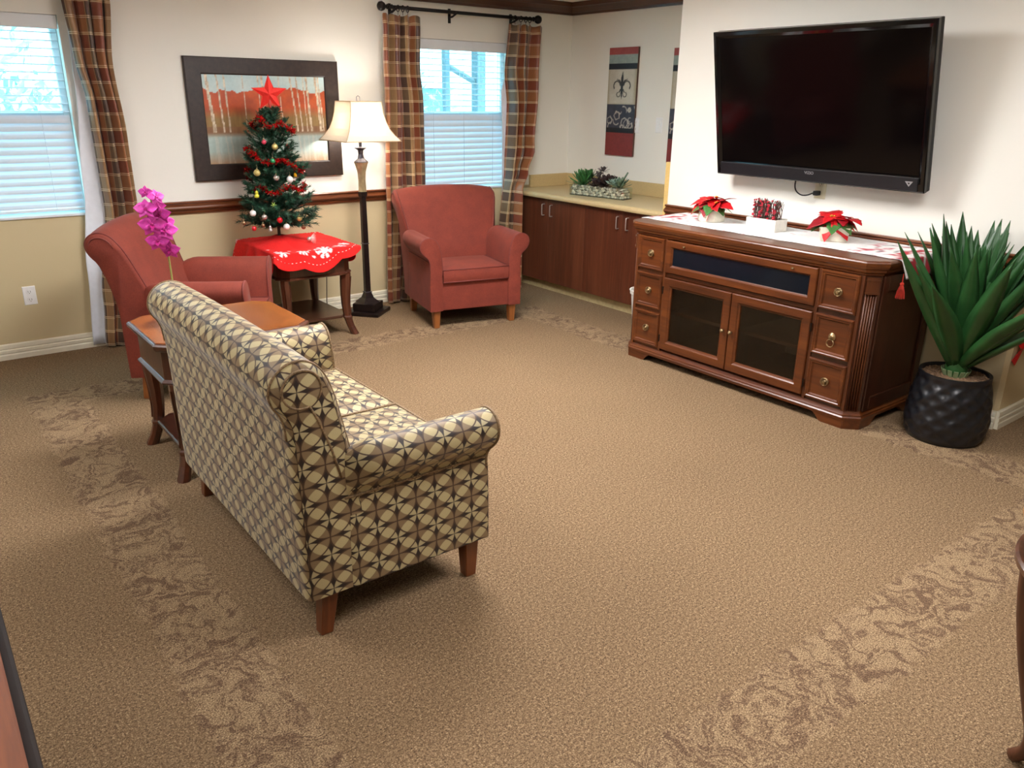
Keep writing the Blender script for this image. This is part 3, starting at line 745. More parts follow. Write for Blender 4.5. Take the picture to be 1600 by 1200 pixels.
# face frame stiles on the towers
for s in (-1, 1):
    for a in (.50, .725):
        MB().box(s * a, s * (a + .017), -.004, .01, .09, .782).build('stile', M_conv, con)
def ring_pull(parent, x, z, y, hang=False):
    p = MB().lathe([(.020, 0), (.020, -.003), (.015, -.006), (.009, -.010), (.006, -.016), (.009, -.02), (.0, -.022)], (x, y, z), 16, 'y').build('rosette', M_brass, parent, smooth=True, sharp=.7)
    cz = z - (.032 if hang else 0); m = MB()
    m.tube([(x + .019 * math.cos(a), y - .012 - .0, cz + .019 * math.sin(a)) for a in [2 * PI * k / 20 for k in range(20)]], .0028, 6, True)
    m.build('ring', M_brass, p, smooth=True)
DPROF = [(0, -.01), (0, .010), (.004, .016), (.010, .016), (.014, .012), (.020, .012), (.026, .004), (.030, .004)]
for s in (-1, 1):
    for r, (z0, z1) in enumerate(((.582, .778), (.346, .556), (.108, .320))):
        x0, x1 = (.518, .724) if s > 0 else (-.724, -.518)
        d = MB().panel(x0, x1, z0, z1, DPROF, 0.0).build('drawer', M_con, con)
        ring_pull(d, (x0 + x1) / 2, (z0 + z1) / 2, -.004, s > 0 and r == 1)
# drop front with dark glass
FP = [(0, -.01), (0, .012), (.004, .016), (.036, .016), (.042, .008), (.046, .004), (.046, -.006)]
d = MB().panel(-.498, .498, .584, .776, FP, 0, False).build('drop_front', M_con, con)
MB().panel(-.455, .455, .627, .733, [(0, 0), (0, .0015)], -.001).build('dark_panel', M_dglass, d)
for x in (-.36, .36):
    MB().lathe([(.004, 0), (.006, -.006), (.007, -.01), (.0, -.013)], (x, -.016, .755), 10, 'y').build('knob', M_brass, d, smooth=True)
FP2 = [(0, -.01), (0, .012), (.004, .016), (.044, .016), (.050, .010), (.058, .006), (.060, .0), (.060, -.008)]
for s in (-1, 1):
    x0, x1 = (.003, .498) if s > 0 else (-.498, -.003)
    d = MB().panel(x0, x1, .108, .554, FP2, 0, False).build('door', M_con, con)
    MB().box(x0 + .055, x1 - .055, -.001, .003, .163, .499).build('pane', M_cglass, d)
    MB().lathe([(.005, 0), (.005, -.008), (.011, -.014), (.012, -.02), (.007, -.025), (0, -.026)], (s * .028, -.016, .335), 14, 'y').build('knob', M_brass, d, smooth=True)
    for z in (.175, .475):
        MB().lathe([(.005, -.022), (.005, .022)], (s * .503, -.012, z), 8).build('hinge', plain('hinge_dark', (40, 30, 22), .4, metal=.6), d)
# fluted pilasters on the chamfered corners
for s in (-1, 1):
    px = Vector((s * (W + .0275), .0275, 0)); nn = Vector((s * .7071, -.7071, 0)); tt = Vector((.7071 * s, .7071, 0))
    m = MB(); q = [px + tt * a + nn * b for a, b in ((-.030, 0), (.030, 0), (.030, .012), (-.030, .012))]
    m.prism([(v.x, v.y) for v in q], .70, .775)
    q = [px + tt * a + nn * b for a, b in ((-.032, 0), (.032, 0), (.032, .017), (-.032, .017))]
    m.prism([(v.x, v.y) for v in q], .694, .702).prism([(v.x, v.y) for v in q], .756, .764)
    pil = m.build('pilaster', M_conv, con)
    fl = MB()
    for k in range(5):
        c = px + tt * (-.024 + .012 * k) + nn * .002
        fl.tube([(c.x, c.y, .095), (c.x, c.y, .694)], .0052, 6)
    fl.build('fluting', M_conv, pil, smooth=True)
# side panels (frame)
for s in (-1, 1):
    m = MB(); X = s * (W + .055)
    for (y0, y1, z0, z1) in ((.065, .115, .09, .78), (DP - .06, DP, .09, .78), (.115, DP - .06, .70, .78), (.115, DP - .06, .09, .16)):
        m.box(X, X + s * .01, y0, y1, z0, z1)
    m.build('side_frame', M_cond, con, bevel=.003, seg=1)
# bracket feet
for s in (-1, 1):
    o1 = W + .012
    prof = [(o1, .046), (o1 - .20, .046), (o1 - .17, .040), (o1 - .15, .024), (o1 - .135, .006), (o1 - .12, 0), (o1, 0)]
    m = MB(); m.loft([[(s * x, -.014, z) for x, z in prof], [(s * x, .012, z) for x, z in prof]])
    m.prism([(s * (W + .008), -.016), (s * (W + .071), .047), (s * (W + .05), .068), (s * (W - .013), .005)], 0, .046)
    prof2 = [(.045, .046), (.045, 0), (.14, 0), (.155, .006), (.17, .024), (.19, .04), (.22, .046)]
    m.loft([[(s * (W + .071), y, z) for y, z in prof2], [(s * (W + .045), y, z) for y, z in prof2]])
    m.build('foot', M_con, con)
    m = MB(); prof3 = [(DP, .046), (DP, 0), (DP - .10, 0), (DP - .12, .01), (DP - .14, .03), (DP - .17, .046)]
    m.loft([[(s * (W + .071), y, z) for y, z in prof3], [(s * (W + .045), y, z) for y, z in prof3]]); m.build('foot', M_con, con)

# ------------------------------------------------------------------ alcove cabinets, worktop
M_cab = wood('cabinet_laminate', (62, 30, 18), (92, 47, 29), (116, 66, 42), axis=2, scale=.9, rough=.35, coat=.1, contrast=.8)
M_lam = plain('worktop_laminate', (206, 184, 136), .35, nscale=160, namt=.08)
M_lam2 = plain('worktop_laminate_splash', (200, 176, 126), .4, nscale=160, namt=.08)
M_pull = plain('satin_pull', (206, 196, 186), .3, metal=.7)
CX = -0.60
def cab_unit(lab, ya, yb):
    t = thing('base_cabinet', lab, 'cabinet', (CX, (ya + yb) / 2, 0), -PI / 2, 'laminate base cabinets'); h = abs(ya - yb) / 2 - .0005
    MB().box(-h, h, .02, .595, .085, .778).build('carcass', M_cab, t)
    MB().box(-h, h, .06, .075, 0, .085).build('toe_kick', plain('toe_kick_cream', (196, 178, 132), .5), t)
    for s in (-1, 1):
        x0, x1 = (0.0012, h - .0012) if s > 0 else (-h + .0012, -.0012)
        d = MB().box(x0, x1, 0, .019, .088, .772).build('door', M_cab, t, bevel=.0015, seg=1)
        x = s * .05; MB().tube(smooth_open([(x, 0, .73), (x, -.026, .73), (x, -.028, .722), (x, -.028, .648), (x, -.026, .64), (x, 0, .64)], 1), .0045, 8).build('handle', M_pull, d, smooth=True)
cab_unit('laminate base cabinet beside the curtain, left pair of doors', -0.02, -0.91)
cab_unit('laminate base cabinet next to the console, right pair of doors', -0.91, -1.76)
wt = thing('worktop', 'beige laminate worktop with raised edges in the alcove', 'countertop', (-.3, -.9, .78), 0)
prof = [(-.001, .78), (-.645, .78), (-.652, .786), (-.655, .80), (-.652, .814), (-.64, .822), (-.62, .820), (-.001, .820)]
MB().loft([[(x, y, z) for x, z in prof] for y in (-.001, -1.764)]).build('slab', M_lam, wt, world=True)
MB().box(-.022, -.001, -1.764, -.022, .82, .925).build('splash_back', M_lam2, wt, world=True, bevel=.003, seg=2)
MB().box(-.44, -.001, -.021, -.001, .82, .925).build('splash_back', M_lam2, wt, world=True, bevel=.003, seg=2)
MB().box(-.665, -.022, -1.803, -1.765, .74, 1.158).build('end_panel', plain('end_panel_laminate', (222, 190, 120), .4, nscale=100, namt=.05), wt, world=True, bevel=.004, seg=2)

# ------------------------------------------------------------------ television
M_gloss = plain('gloss_black_plastic', (9, 9, 11), .07, nscale=4, spec=.45, coat=.15)
M_screen = plain('dark_screen', (6, 4, 5), .10, nscale=2, namt=.3, spec=.22)
M_bar = plain('speaker_bar_black', (20, 22, 27), .35, nscale=60)
M_silver = plain('silver_mark', (176, 178, 182), .3, metal=.5)
M_blackm = plain('matte_black', (18, 18, 19), .6)
TVY = -2.962; TH = .805; TWd = 1.281
tv = thing('television', 'large black flat television tilted down on the wall', 'television', (XR - .19, TVY, 1.534), -PI / 2)
tv.rotation_euler = (math.radians(11.5), 0, -PI / 2)
hx, hz = TWd / 2, TH / 2
MB().box(-hx, hx, -.019, .02, -hz, hz).build('case', M_blackm, tv, bevel=.006)
MB().box(-hx * .7, hx * .7, .02, .055, -hz * .6, hz * .6).build('rear_housing', M_blackm, tv, bevel=.01)
m = MB(); P = [(0, .012), (0, .036), (.004, .042), (.020, .042), (.034, .030), (.036, .026)]
z0b = -hz + .085
rings = [[(-hx + i, -h, -hz + min(i, .004) if False else -hz + i * 0 + (.078 if i > .03 else .078 * i / .036)), (hx - i, -h, -hz + (.078 if i > .03 else .078 * i / .036)), (hx - i, -h, hz - i * 1.1), (-hx + i, -h, hz - i * 1.1)] for i, h in P]
m.loft(rings, True, False, False); bz = m.build('bezel', M_gloss, tv)
MB().box(-hx + .037, hx - .037, -.0275, -.02, -hz + .07, hz - .035).build('screen', M_screen, tv)
MB().box(-hx + .03, hx - .03, -.046, -.03, -hz + .006, -hz + .074).build('speaker_bar', M_bar, tv, bevel=.003, seg=1)
MB().box(-hx + .05, hx - .05, -.0475, -.0455, -hz + .074, -hz + .077).build('chrome_line', plain('chrome_line', (90, 92, 98), .25, metal=.6), tv)
text_mesh('brand_lettering', 'VIZIO', .022, M_silver, tv, (0, -.047, -hz + .055), (PI / 2, 0, 0))
m = MB(); zc_ = -hz + .045; xc_ = hx - .075
m.loft([[(xc_ - .02, y, zc_ + .012), (xc_ + .02, y, zc_ + .012), (xc_, y, zc_ - .014)] for y in (-.0455, -.0478)])
em = m.build('brand_emblem', M_silver, tv)
MB().loft([[(xc_ - .007, y, zc_ + .006), (xc_ + .007, y, zc_ + .006), (xc_, y, zc_ - .004)] for y in (-.047, -.0486)]).build('emblem_notch', M_bar, em)
br = MB().box(-.30, .30, .055, .075, -.10, .16).box(-.18, -.14, .075, .10, -.12, .20).box(.14, .18, .075, .10, -.12, .20)
br.build('wall_bracket', M_blackm, tv)
m = MB(); m.box(XR - .06, XR, TVY - .25, TVY + .25, 1.45, 1.62); tag(m.build('wall_mount', M_blackm), 'black steel wall mount behind the television', 'wall mount')

# outlets and switches
M_plate = plain('ivory_plate', (220, 211, 182), .35, namt=.02)
M_plate_w = plain('white_plate', (240, 240, 238), .35, namt=.02)
M_slot = plain('socket_slot', (60, 56, 50), .6)
def outlet(lab, loc, rz, mat, duplex=True):
    t = thing('outlet' if duplex else 'light_switch', lab, 'outlet' if duplex else 'switch', loc, rz)
    MB().panel(-.035, .035, -.057, .057, [(0, 0), (0, .003), (.003, .006)]).build('cover_plate', mat, t)
    if duplex:
        for z in (-.024, .024):
            f = MB().lathe([(.0165, -.006), (.0165, -.0085), (.015, -.009)], (0, 0, z), 20, 'y').build('socket', mat, t)
            MB().box(-.007, -.005, -.0095, -.0085, z - .004, z + .007).box(.005, .007, -.0095, -.0085, z - .004, z + .006).box(-.002, .002, -.0095, -.0085, z - .011, z - .007).build('slot', M_slot, f)
    else:
        MB().panel(-.016, .016, -.033, .033, [(0, .006), (.001, .009)]).build('rocker', mat, t)
        MB().box(-.004, .004, -.014, -.009, -.005, .009).build('toggle', mat, t)
    return t
outlet('white wall outlet low on the beige wall under the left window', (-4.33, 0, .377), 0, M_plate_w)
outlet('ivory wall outlet below the television with a black plug', (XR, -2.945, 1.09), -PI / 2, M_plate)
outlet('white switch plate on the alcove wall right of the fleur panel', (0, -1.069, 1.365), -PI / 2, M_plate_w, False)
outlet('white outlet partly hidden behind the fleur panel edge', (0, -.82, 1.356), -PI / 2, M_plate_w)
tc_ = thing('power_cord', 'black power cord looping from television to outlet', 'cord', (XR - .03, -2.93, 1.1))
MB().box(XR - .045, XR - .009, -2.955, -2.925, 1.052, 1.078).build('plug', M_blackm, tc_, world=True, bevel=.005)
MB().tube(smooth_open([(XR - .04, -2.925, 1.065), (XR - .06, -2.90, 1.05), (XR - .065, -2.86, 1.048), (XR - .065, -2.82, 1.075), (XR - .07, -2.82, 1.13), (XR - .09, -2.86, 1.22)], 3), .004, 8).build('cable', M_blackm, tc_, world=True, smooth=True)

# ------------------------------------------------------------------ framed birch print
pic = thing('framed_picture', 'dark framed print of birch trunks in autumn reds above the chair rail', 'picture', (-2.737, 0, 1.39))
hx, hz = .527, .385
M_pf = plain('picture_frame_dark', (44, 30, 24), .45, nscale=30, namt=.35, bump=.15, bscale=90)
MB().panel(-hx, hx, -hz, hz, [(0, 0), (0, .022), (.005, .026), (.098, .024), (.104, .020), (.106, .014)], -.004, False).build('frame', M_pf, pic)
MB().box(-hx + .005, hx - .005, -.012, -.002, -hz + .005, hz - .005).build('backing', M_blackm, pic)
ix, iz = hx - .104, hz - .104
trunks = [(-.375, .022, .8, .02), (-.31, .012, .75, .02), (-.27, .011, .78, .01), (-.015, .02, .78, .015), (-.045, .008, .7, .01), (.20, .012, .8, .03), (.235, .010, .78, .02), (.305, .016, .76, .02), (.275, .007, .6, .01), (.375, .02, .85, .02), (.395, .01, .8, .02), (-.15, .006, .6, .01), (.10, .006, .6, .01)]
def birch(co, i):
    u = (co.x + ix) / (2 * ix); v = (co.z + iz) / (2 * iz); x = co.x
    n = fbm(u * 9, v * 7, 1); st = fbm(u * 40, v * 3, 5)
    sky = mixc((206, 220, 216), (168, 200, 204), n)
    red = mixc((214, 96, 48), (164, 76, 52), fbm(u * 14, v * 10, 9))
    gold = mixc((166, 140, 84), (120, 88, 56), st)
    brown = mixc((120, 84, 60), (150, 112, 78), st)
    water = mixc((190, 206, 200), (156, 178, 172), st)
    e1 = .83 + .10 * (fbm(u * 7, 2.2, 2) - .5) * 2; e2 = .56 + .12 * (fbm(u * 6, 4, 4) - .5)
    c = sky if v > e1 else red if v > e2 else gold
    if v < .42: c = brown
    if abs(v - e2) < .06: c = mixc(red, gold, (e2 - v) / .12 + .5)
    if v < .33: c = water
    if abs(v - .33) < .03: c = mixc(brown, water, (.33 - v) / .06 + .5)
    if v < .14: c = mixc(water, (176, 142, 112), (.14 - v) / .14 + .3 * (st - .5))
    for tx, tw, th, lean in trunks:
        xx = tx + lean * (v - .5) * -2 + .0015 * math.sin(v * 9 + tx * 40)
        if v > .36 and abs(x - xx) < tw * .5 * (1.1 - .3 * v): c = mixc((226, 214, 190), (150, 126, 104), 1.6 * fbm(x * 60, v * 30, 3) - .5)
        elif v < .32 and abs(x - xx) < tw * .5: c = mixc(c, (214, 206, 190), .35)
    return c
art = MB().grid(150, 96, lambda u, v: (-ix + 2 * ix * u, -.018, -iz + 2 * iz * v)).build('print', vcol('birch_print', .3, coat=.3), pic)
paint(art, birch)

# fleur panels in the alcove
def strokes(u, v, segs):
    d = 9
    for (a, b, w0, w1) in segs:
        ax, ay = a; bx, by = b; dx, dy = bx - ax, by - ay; L = dx * dx + dy * dy + 1e-9
        t = max(0, min(1, ((u - ax) * dx + (v - ay) * dy) / L)); w = w0 + (w1 - w0) * t
        d = min(d, math.hypot(u - ax - t * dx, v - ay - t * dy) - w)
    return d
def arc(cx, cy, r, a0, a1, w0, w1, n=9, ry=None):
    ry = ry or r; P = [(cx + r * math.cos(math.radians(a0 + (a1 - a0) * i / n)), cy + ry * math.sin(math.radians(a0 + (a1 - a0) * i / n))) for i in range(n + 1)]
    return [(P[i], P[i + 1], w0 + (w1 - w0) * i / n, w0 + (w1 - w0) * (i + 1) / n) for i in range(n)]
FL = [((0, .010), (0, .06), .008, .012), ((0, .06), (0.004, .105), .012, .001), ((0, .01), (0, -.03), .010, .012), ((0, -.03), (0, -.075), .010, .001)]
for s in (-1, 1):
    FL += [((s * .003, .0), (s * .022, .045), .004, .005), ((s * .022, .045), (s * .05, .056), .005, .001)]
    A = arc(.050, .014, .031, 175, -35, .0022, .0045, ry=.030); FL += [((s * p[0][0], p[0][1]), (s * p[1][0], p[1][1]), p[2], p[3]) for p in A]
    A = arc(.031, -.044, .017, 60, -190, .003, .002, ry=.016); FL += [((s * p[0][0], p[0][1]), (s * p[1][0], p[1][1]), p[2], p[3]) for p in A]
    FL += [((s * .014, -.012), (s * .026, -.03), .004, .003)]
SCR = []
rs = random.Random(5)
for k in range(16):
    cx, cy = rs.uniform(-.14, .14), rs.uniform(-.085, .085); SCR += arc(cx, cy, rs.uniform(.015, .04), rs.uniform(0, 360), rs.uniform(200, 560), .003, .006, 6)
SCR += arc(.10, .05, .012, 0, 330, .010, .010, 6)
def fleur(co, i):
    u = co.x; v = (co.z + .415) / .83; n = fbm(u * 40, co.z * 40, 2); g = fbm(u * 9, co.z * 9, 6)
    if v > .935: return mixc((150, 62, 62), (168, 84, 78), n)
    if v > .855: return mixc((134, 148, 142), (160, 168, 158), n)
    if v > .80: return mixc((20, 20, 30), (34, 32, 40), n)
    if v > .485:
        e = min(.16 - abs(u), .02 + (v - .485)) / .05
        c = mixc((206, 200, 184), (178, 170, 150), g); c = mixc((150, 136, 100), c, e + .4 + .5 * (g - .5))
        return mixc(c, (42, 40, 40), -strokes(u / 1.15, (co.z - .112) / 1.15, FL) / .0025 + .8)
    if v > .265:
        c = mixc((44, 44, 56), (66, 64, 76), n); return mixc(c, (188, 180, 166), (-strokes(u, co.z + .105, SCR) / .004 + .4) * (.4 + n))
    if v > .215: return mixc((16, 16, 22), (28, 26, 32), n)
    return mixc((138, 52, 48), (116, 42, 40), fbm(u * 60, co.z * 60, 8))
M_fl = vcol('fleur_print', .5)
def fleur_panel(lab, y, z):
    t = thing('wall_panel', lab, 'wall art', (0, y, z), -PI / 2, 'fleur panels')
    MB().box(-.16, .16, -.019, 0, -.415, .415).build('canvas_block', plain('canvas_edge', (86, 60, 50), .7), t)
    f = MB().grid(60, 150, lambda u, v: (-.16 + .32 * u, -.0195, -.415 + .83 * v)).build('print', M_fl, t); paint(f, fleur)
fleur_panel('tall striped panel with a fleur-de-lis, fully visible in the alcove', -.654, 1.528)
fleur_panel('tall striped fleur panel mostly hidden by the television wall', -1.345, 1.505)

# ------------------------------------------------------------------ curtains and rod
def plaid():
    t = NT('plaid_silk'); tc = t.add('ShaderNodeTexCoord'); sep = t.add('ShaderNodeSeparateXYZ'); t.link(tc.outputs['UV'], sep.inputs[0])
    U, V = sep.outputs[0], sep.outputs[1]; PV = .088
    vf = t.math('FRACT', t.math('DIVIDE', V, PV)); row = t.math('FRACT', t.math('DIVIDE', V, PV * 2)); alt = t.math('GREATER_THAN', row, .5)
    uf = t.math('FRACT', t.math('DIVIDE', U, .30))
    warm = t.ramp(uf, [(0.0, lin((128, 62, 38))), (.36, lin((134, 68, 42))), (.40, lin((78, 54, 42))), (.60, lin((84, 58, 44))), (.64, lin((140, 100, 64))), (.80, lin((144, 106, 68))), (.84, lin((92, 46, 34))), (1.0, lin((110, 56, 38)))])
    cool = t.ramp(uf, [(0.0, lin((152, 96, 56))), (.36, lin((158, 102, 60))), (.40, lin((106, 84, 60))), (.60, lin((110, 88, 62))), (.64, lin((156, 122, 82))), (.80, lin((160, 126, 86))), (.84, lin((124, 76, 50))), (1.0, lin((136, 86, 54)))])
    col = t.mix(alt, warm, cool)
    def ln(f, c, w): return t.math('LESS_THAN', t.math('ABSOLUTE', t.math('SUBTRACT', f, c)), w)
    h = t.math('MAXIMUM', ln(vf, .06, .028), ln(vf, .17, .028))
    w = t.math('MAXIMUM', ln(uf, .385, .010), t.math('MAXIMUM', ln(uf, .625, .012), ln(uf, .82, .010)))
    n = t.noise(t.coords('UV', (400, 30, 1)), 1, 3)
    col = t.mix(t.math('MULTIPLY', w, .4), col, lin((206, 176, 128)))
    col = t.mix(t.math('MULTIPLY', h, .75), col, lin((226, 200, 160)))
    mx = t.add('ShaderNodeMix', data_type='RGBA', blend_type='MULTIPLY'); mx.inputs[0].default_value = 1
    t.link(col, mx.inputs[6]); t.link(t.ramp(n, [(.25, (.8, .8, .8, 1)), (.75, (1.05, 1.05, 1.05, 1))]), mx.inputs[7])
    t.link(mx.outputs[2], t.b.inputs['Base Color']); t.b.inputs['Roughness'].default_value = .38
    t.b.inputs['Sheen Weight'].default_value = .3; return t.m
M_plaid = plaid()
M_lining = plain('curtain_lining', (226, 230, 238), .8, nscale=30, namt=.03)
M_rod = plain('rod_black', (26, 22, 22), .4, metal=.4)
def interp(keys, z):
    keys = sorted(keys)
    if z <= keys[0][0]: return keys[0][1]
    for (a, p), (b, q) in zip(keys, keys[1:]):
        if z <= b:
            s = (z - a) / (b - a); s = s * s * (3 - 2 * s); return p + (q - p) * s
    return keys[-1][1]
def curtain(lab, ztop, left, right, folds, cloth, seed, lin_l=None, lin_r=None, amp=.042, u0=0.0, yr=None):
    r = random.Random(seed); t = thing('curtain', lab, 'curtain', ((left[0][1] + right[0][1]) / 2, -.09, 0), 0, 'plaid curtains')
    ph = [r.uniform(0, 6) for _ in range(4)]; zb = .012
    def fn(u, v):
        z = zb + (ztop - zb) * v; xl, xr = interp(left, z), interp(right, z)
        uu = u + .025 * math.sin(u * 9 + ph[0] + z * 1.3) + .012 * math.sin(u * 17 + ph[1] - z)
        uu = max(0, min(1, uu)) if 0 < u < 1 else u
        k = math.sin(2 * PI * folds * u + ph[2] + .5 * math.sin(z * 2 + ph[3])) + .35 * math.sin(4 * PI * folds * u + ph[1] + z)
        a = amp * (.55 + .45 * min(1, (ztop - z) * 1.5)) * (1 + .25 * math.sin(u * 11 + ph[3]))
        x = xl + (xr - xl) * uu + .010 * math.cos(2 * PI * folds * u + ph[2]) * (1 if 0.02 < u < .98 else 0)
        yo = (interp(yr, z) + .085) * u * u if yr else 0
        return (x, yo - .085 + a * k * (1 if v < .97 else .7), z + .006 * math.sin(u * 30) * (1 if v > .98 else 0))
    m = MB().grid(90, 60, fn, uv=lambda u, v: (u0 + u * cloth, (ztop - zb) * v))
    m.build('drape', M_plaid, t, smooth=True, world=True, solid=.0025)
    if lin_l or lin_r:
        keys = lin_l or lin_r
        zt = max(k[0] for k in keys)
        def fl(u, v):
            z = .02 + (zt - .02) * v; e = interp(keys, z); base = interp(left if lin_l else right, z)
            inn = base + (.06 if lin_l else -.06); x = e + (inn - e) * u
            return (x, -.046 + .016 * math.sin(u * 5 + z * .7) * (1 - v * .5), z)
        MB().grid(14, 30, fl).build('lining', M_lining, t, smooth=True, world=True, solid=.0025)
    return t
curtain('plaid curtain beside the left window, behind the left armchair', 2.10, [(0, -3.965), (.3, -3.94), (.9, -3.85), (1.5, -3.855), (1.75, -3.885), (2.1, -3.905)],
        [(0, -3.78), (.4, -3.72), (.9, -3.66), (1.3, -3.665), (1.7, -3.69), (2.1, -3.655)], 3.2, .70, 3, lin_l=[(0, -4.035), (.5, -4.00), (1.0, -3.945), (1.6, -3.90), (1.95, -3.89)], u0=.13)
curtain('plaid curtain between floor lamp and armchair, left of the window', 2.10, [(0, -1.925), (.9, -1.905), (1.7, -1.88), (2.1, -1.87)],
        [(0, -1.645), (.6, -1.56), (.9, -1.54), (1.5, -1.555), (1.75, -1.58), (2.1, -1.57)], 3.4, .80, 7)
curtain('plaid curtain right of the window beside the alcove cabinets', 2.10, [(0, -.80), (.5, -.80), (1.0, -.75), (1.5, -.735), (1.75, -.765), (2.1, -.735)],
        [(0, -.705), (.82, -.70), (.98, -.56), (1.15, -.47), (1.7, -.425), (2.1, -.405)], 3, .74, 9, lin_l=[(1.2, -.76), (1.6, -.775), (1.72, -.74)], u0=.05, yr=[(0, -.23), (.8, -.23), (1.0, -.12), (1.3, -.085)])
def rod(lab, xa, xb, rings_at, brackets):
    t = thing('curtain_rod', lab, 'curtain rod', ((xa + xb) / 2, -.085, 2.15), 0, 'curtain rods'); z = 2.15; y = -.085
    MB().tube([(xa, y, z), (xb, y, z)], .0125, 12).build('rod', M_rod, t, smooth=True, world=True)
    for x, s in ((xa, -1), (xb, 1)):
        m = MB(); m.lathe([(.016, 0), (.018, s * .008), (.012, s * .014), (.012, s * .022), (.026, s * .034), (.033, s * .052), (.028, s * .072), (.014, s * .082), (.002, s * .085)], (x, y, z), 16, 'x')
        m.build('finial', M_rod, t, smooth=True, world=True)
    for x in rings_at:
        m = MB(); m.tube([(x, y + .021 * math.cos(a), z - .006 + .021 * math.sin(a)) for a in [2 * PI * k / 16 for k in range(16)]], .0032, 6, True)
        m.tube([(x, y, z - .027), (x, y, z - .05)], .002, 5); m.build('ring', M_rod, t, smooth=True, world=True)
    for x in brackets:
        m = MB(); m.box(x - .009, x + .009, -.012, 0, z - .07, z + .03); m.tube([(x, -.006, z - .03), (x, -.05, z - .028), (x, y, z - .016)], .007, 8)
        m.tube([(x, y + .017 * math.cos(a), z + .017 * math.sin(a)) for a in [PI + PI * k / 8 for k in range(9)]], .006, 8); m.build('bracket', M_rod, t, smooth=True, world=True, sharp=.7)
rod('black curtain rod with ball finials above the armchair window', -1.82, -.50, [-1.79, -1.74, -1.70, -1.66, -.72, -.68, -.62, -.57, -.53], [-1.765, -1.25, -.665])
rod('black curtain rod above the left window, mostly out of view', -5.05, -3.70, [-3.87, -3.82, -3.77, -3.73], [-4.9, -4.4, -3.80])

# ------------------------------------------------------------------ table runner, flowers on the console
ZT = .857
def runner_design(co, i):
    y = co.y; x = co.x; c = mixc((238, 238, 236), (228, 228, 226), vn(x * 90, y * 90))
    d = min(abs(y + 2.10), abs(y + 3.70))
    if d < .32:
        k = fbm(x * 34, y * 34, 3); k2 = fbm(x * 40 + 9, y * 40, 5); f = 1 - max(0, d - .12) / .2
        if k > .62: c = mixc(c, (176, 36, 52), (k - .62) * 14 * f)
        if k2 > .68: c = mixc(c, (70, 70, 74), (k2 - .68) * 14 * f)
        if .02 < d < .075 and abs(x + 1.0) < .10 and fbm(x * 25, y * 25, 9) > .42: c = (186, 40, 56)
    elif fbm(x * 30, y * 30, 11) > .80: c = (206, 130, 136)
    return c
rn = thing('table_runner', 'white embroidered christmas runner along the console top', 'table runner', (-.97, -2.89, ZT))
m = MB(); NXr, NYr = 26, 150; ya, yb = -1.97, -3.83; xa_, xb_ = -1.17, -.735; yL, yR = -2.057, -3.725
def rfn(u, v):
    y = ya + (yb - ya) * v; half = (xb_ - xa_) / 2; cx = (xa_ + xb_) / 2; x = cx + (u - .5) * 2 * half; z = ZT + .0018 + .0008 * math.sin(y * 30 + x * 20)
    # pointed ends beyond the console edge hang down
    for edge, s in ((yL, 1), (yR, -1)):
        e = (y - edge) * s
        if e > 0:
            k = 1 - min(1, e / .115) * .55; x = cx - .07 * 0 + (x - cx) * (1 - .25 * min(1, e / .11)); drop = e * .92; y = edge + s * (.006 + e * .10); z = ZT + .001 - drop
    return (x, y, z)
m.grid(NXr, NYr, rfn); c = m.build('cloth', vcol('runner_print', .8, bump=.1), rn, smooth=True, world=True, solid=.0015); 
paint(c, lambda co, i: runner_design(co + rn.location, i))
M_tass = plain('tassel_red', (206, 58, 44), .8, nscale=60, namt=.35)
M_tass2 = plain('tassel_gold', (206, 150, 92), .8)
for y, x, zt in ((-3.738, -1.145, ZT - .085), (-2.045, -1.13, ZT - .09)):
    q = MB(); q.tube([(x, y, zt + .02), (x, y, zt - .02)], .002, 5); q.sphere((x, y, zt - .03), .010, 10, 6)
    for k in range(22):
        a = 2 * PI * k / 22; rr = .012 + .006 * hsh(k); q.tube([(x + .006 * math.cos(a), y + .006 * math.sin(a), zt - .035), (x + rr * math.cos(a), y + rr * math.sin(a), zt - .065), (x + rr * 1.3 * math.cos(a), y + rr * 1.3 * math.sin(a), zt - .098)], .0017, 4)
    ts = q.build('tassel', M_tass, rn, world=True)
    q = MB()
    for k in range(9):
        a = 2 * PI * k / 9 + .3; q.tube([(x + .008 * math.cos(a), y + .008 * math.sin(a), zt - .036), (x + .017 * math.cos(a), y + .017 * math.sin(a), zt - .09)], .0016, 4)
    q.build('gold_strand', M_tass2, ts, world=True)

M_bract = plain('poinsettia_red', (206, 14, 26), .55, nscale=30, namt=.25)
M_bractd = plain('poinsettia_dark_red', (150, 8, 24), .55, nscale=30, namt=.25)
M_pleaf = plain('poinsettia_green', (70, 122, 60), .5, nscale=30, namt=.25)
M_pstam = plain('stamen_yellow', (214, 158, 44), .5)
M_wpot = plain('white_rustic_pot', (228, 222, 204), .7, nscale=18, namt=.18, bump=.4, bscale=60, bdist=.004)
def leaf_mesh(L, Wd, serr, fold=.25, droop=.3, n=8):
    m = MB(); rows = []
    for i in range(n + 1):
        s = i / n; w = Wd * (math.sin(PI * min(1, s * 1.02) ** .75) ** .9) * (1 if s < .98 else 0.02)
        if serr and i % 2 == 1 and .2 < s < .9: w *= 1.18
        z = -droop * L * s * s; rows.append([(s * L, -w, z + fold * w * .6), (s * L, -w * .5, z + fold * w * .15), (s * L, 0, z), (s * L, w * .5, z + fold * w * .15), (s * L, w, z + fold * w * .6)])
    m.loft(rows, False); return m
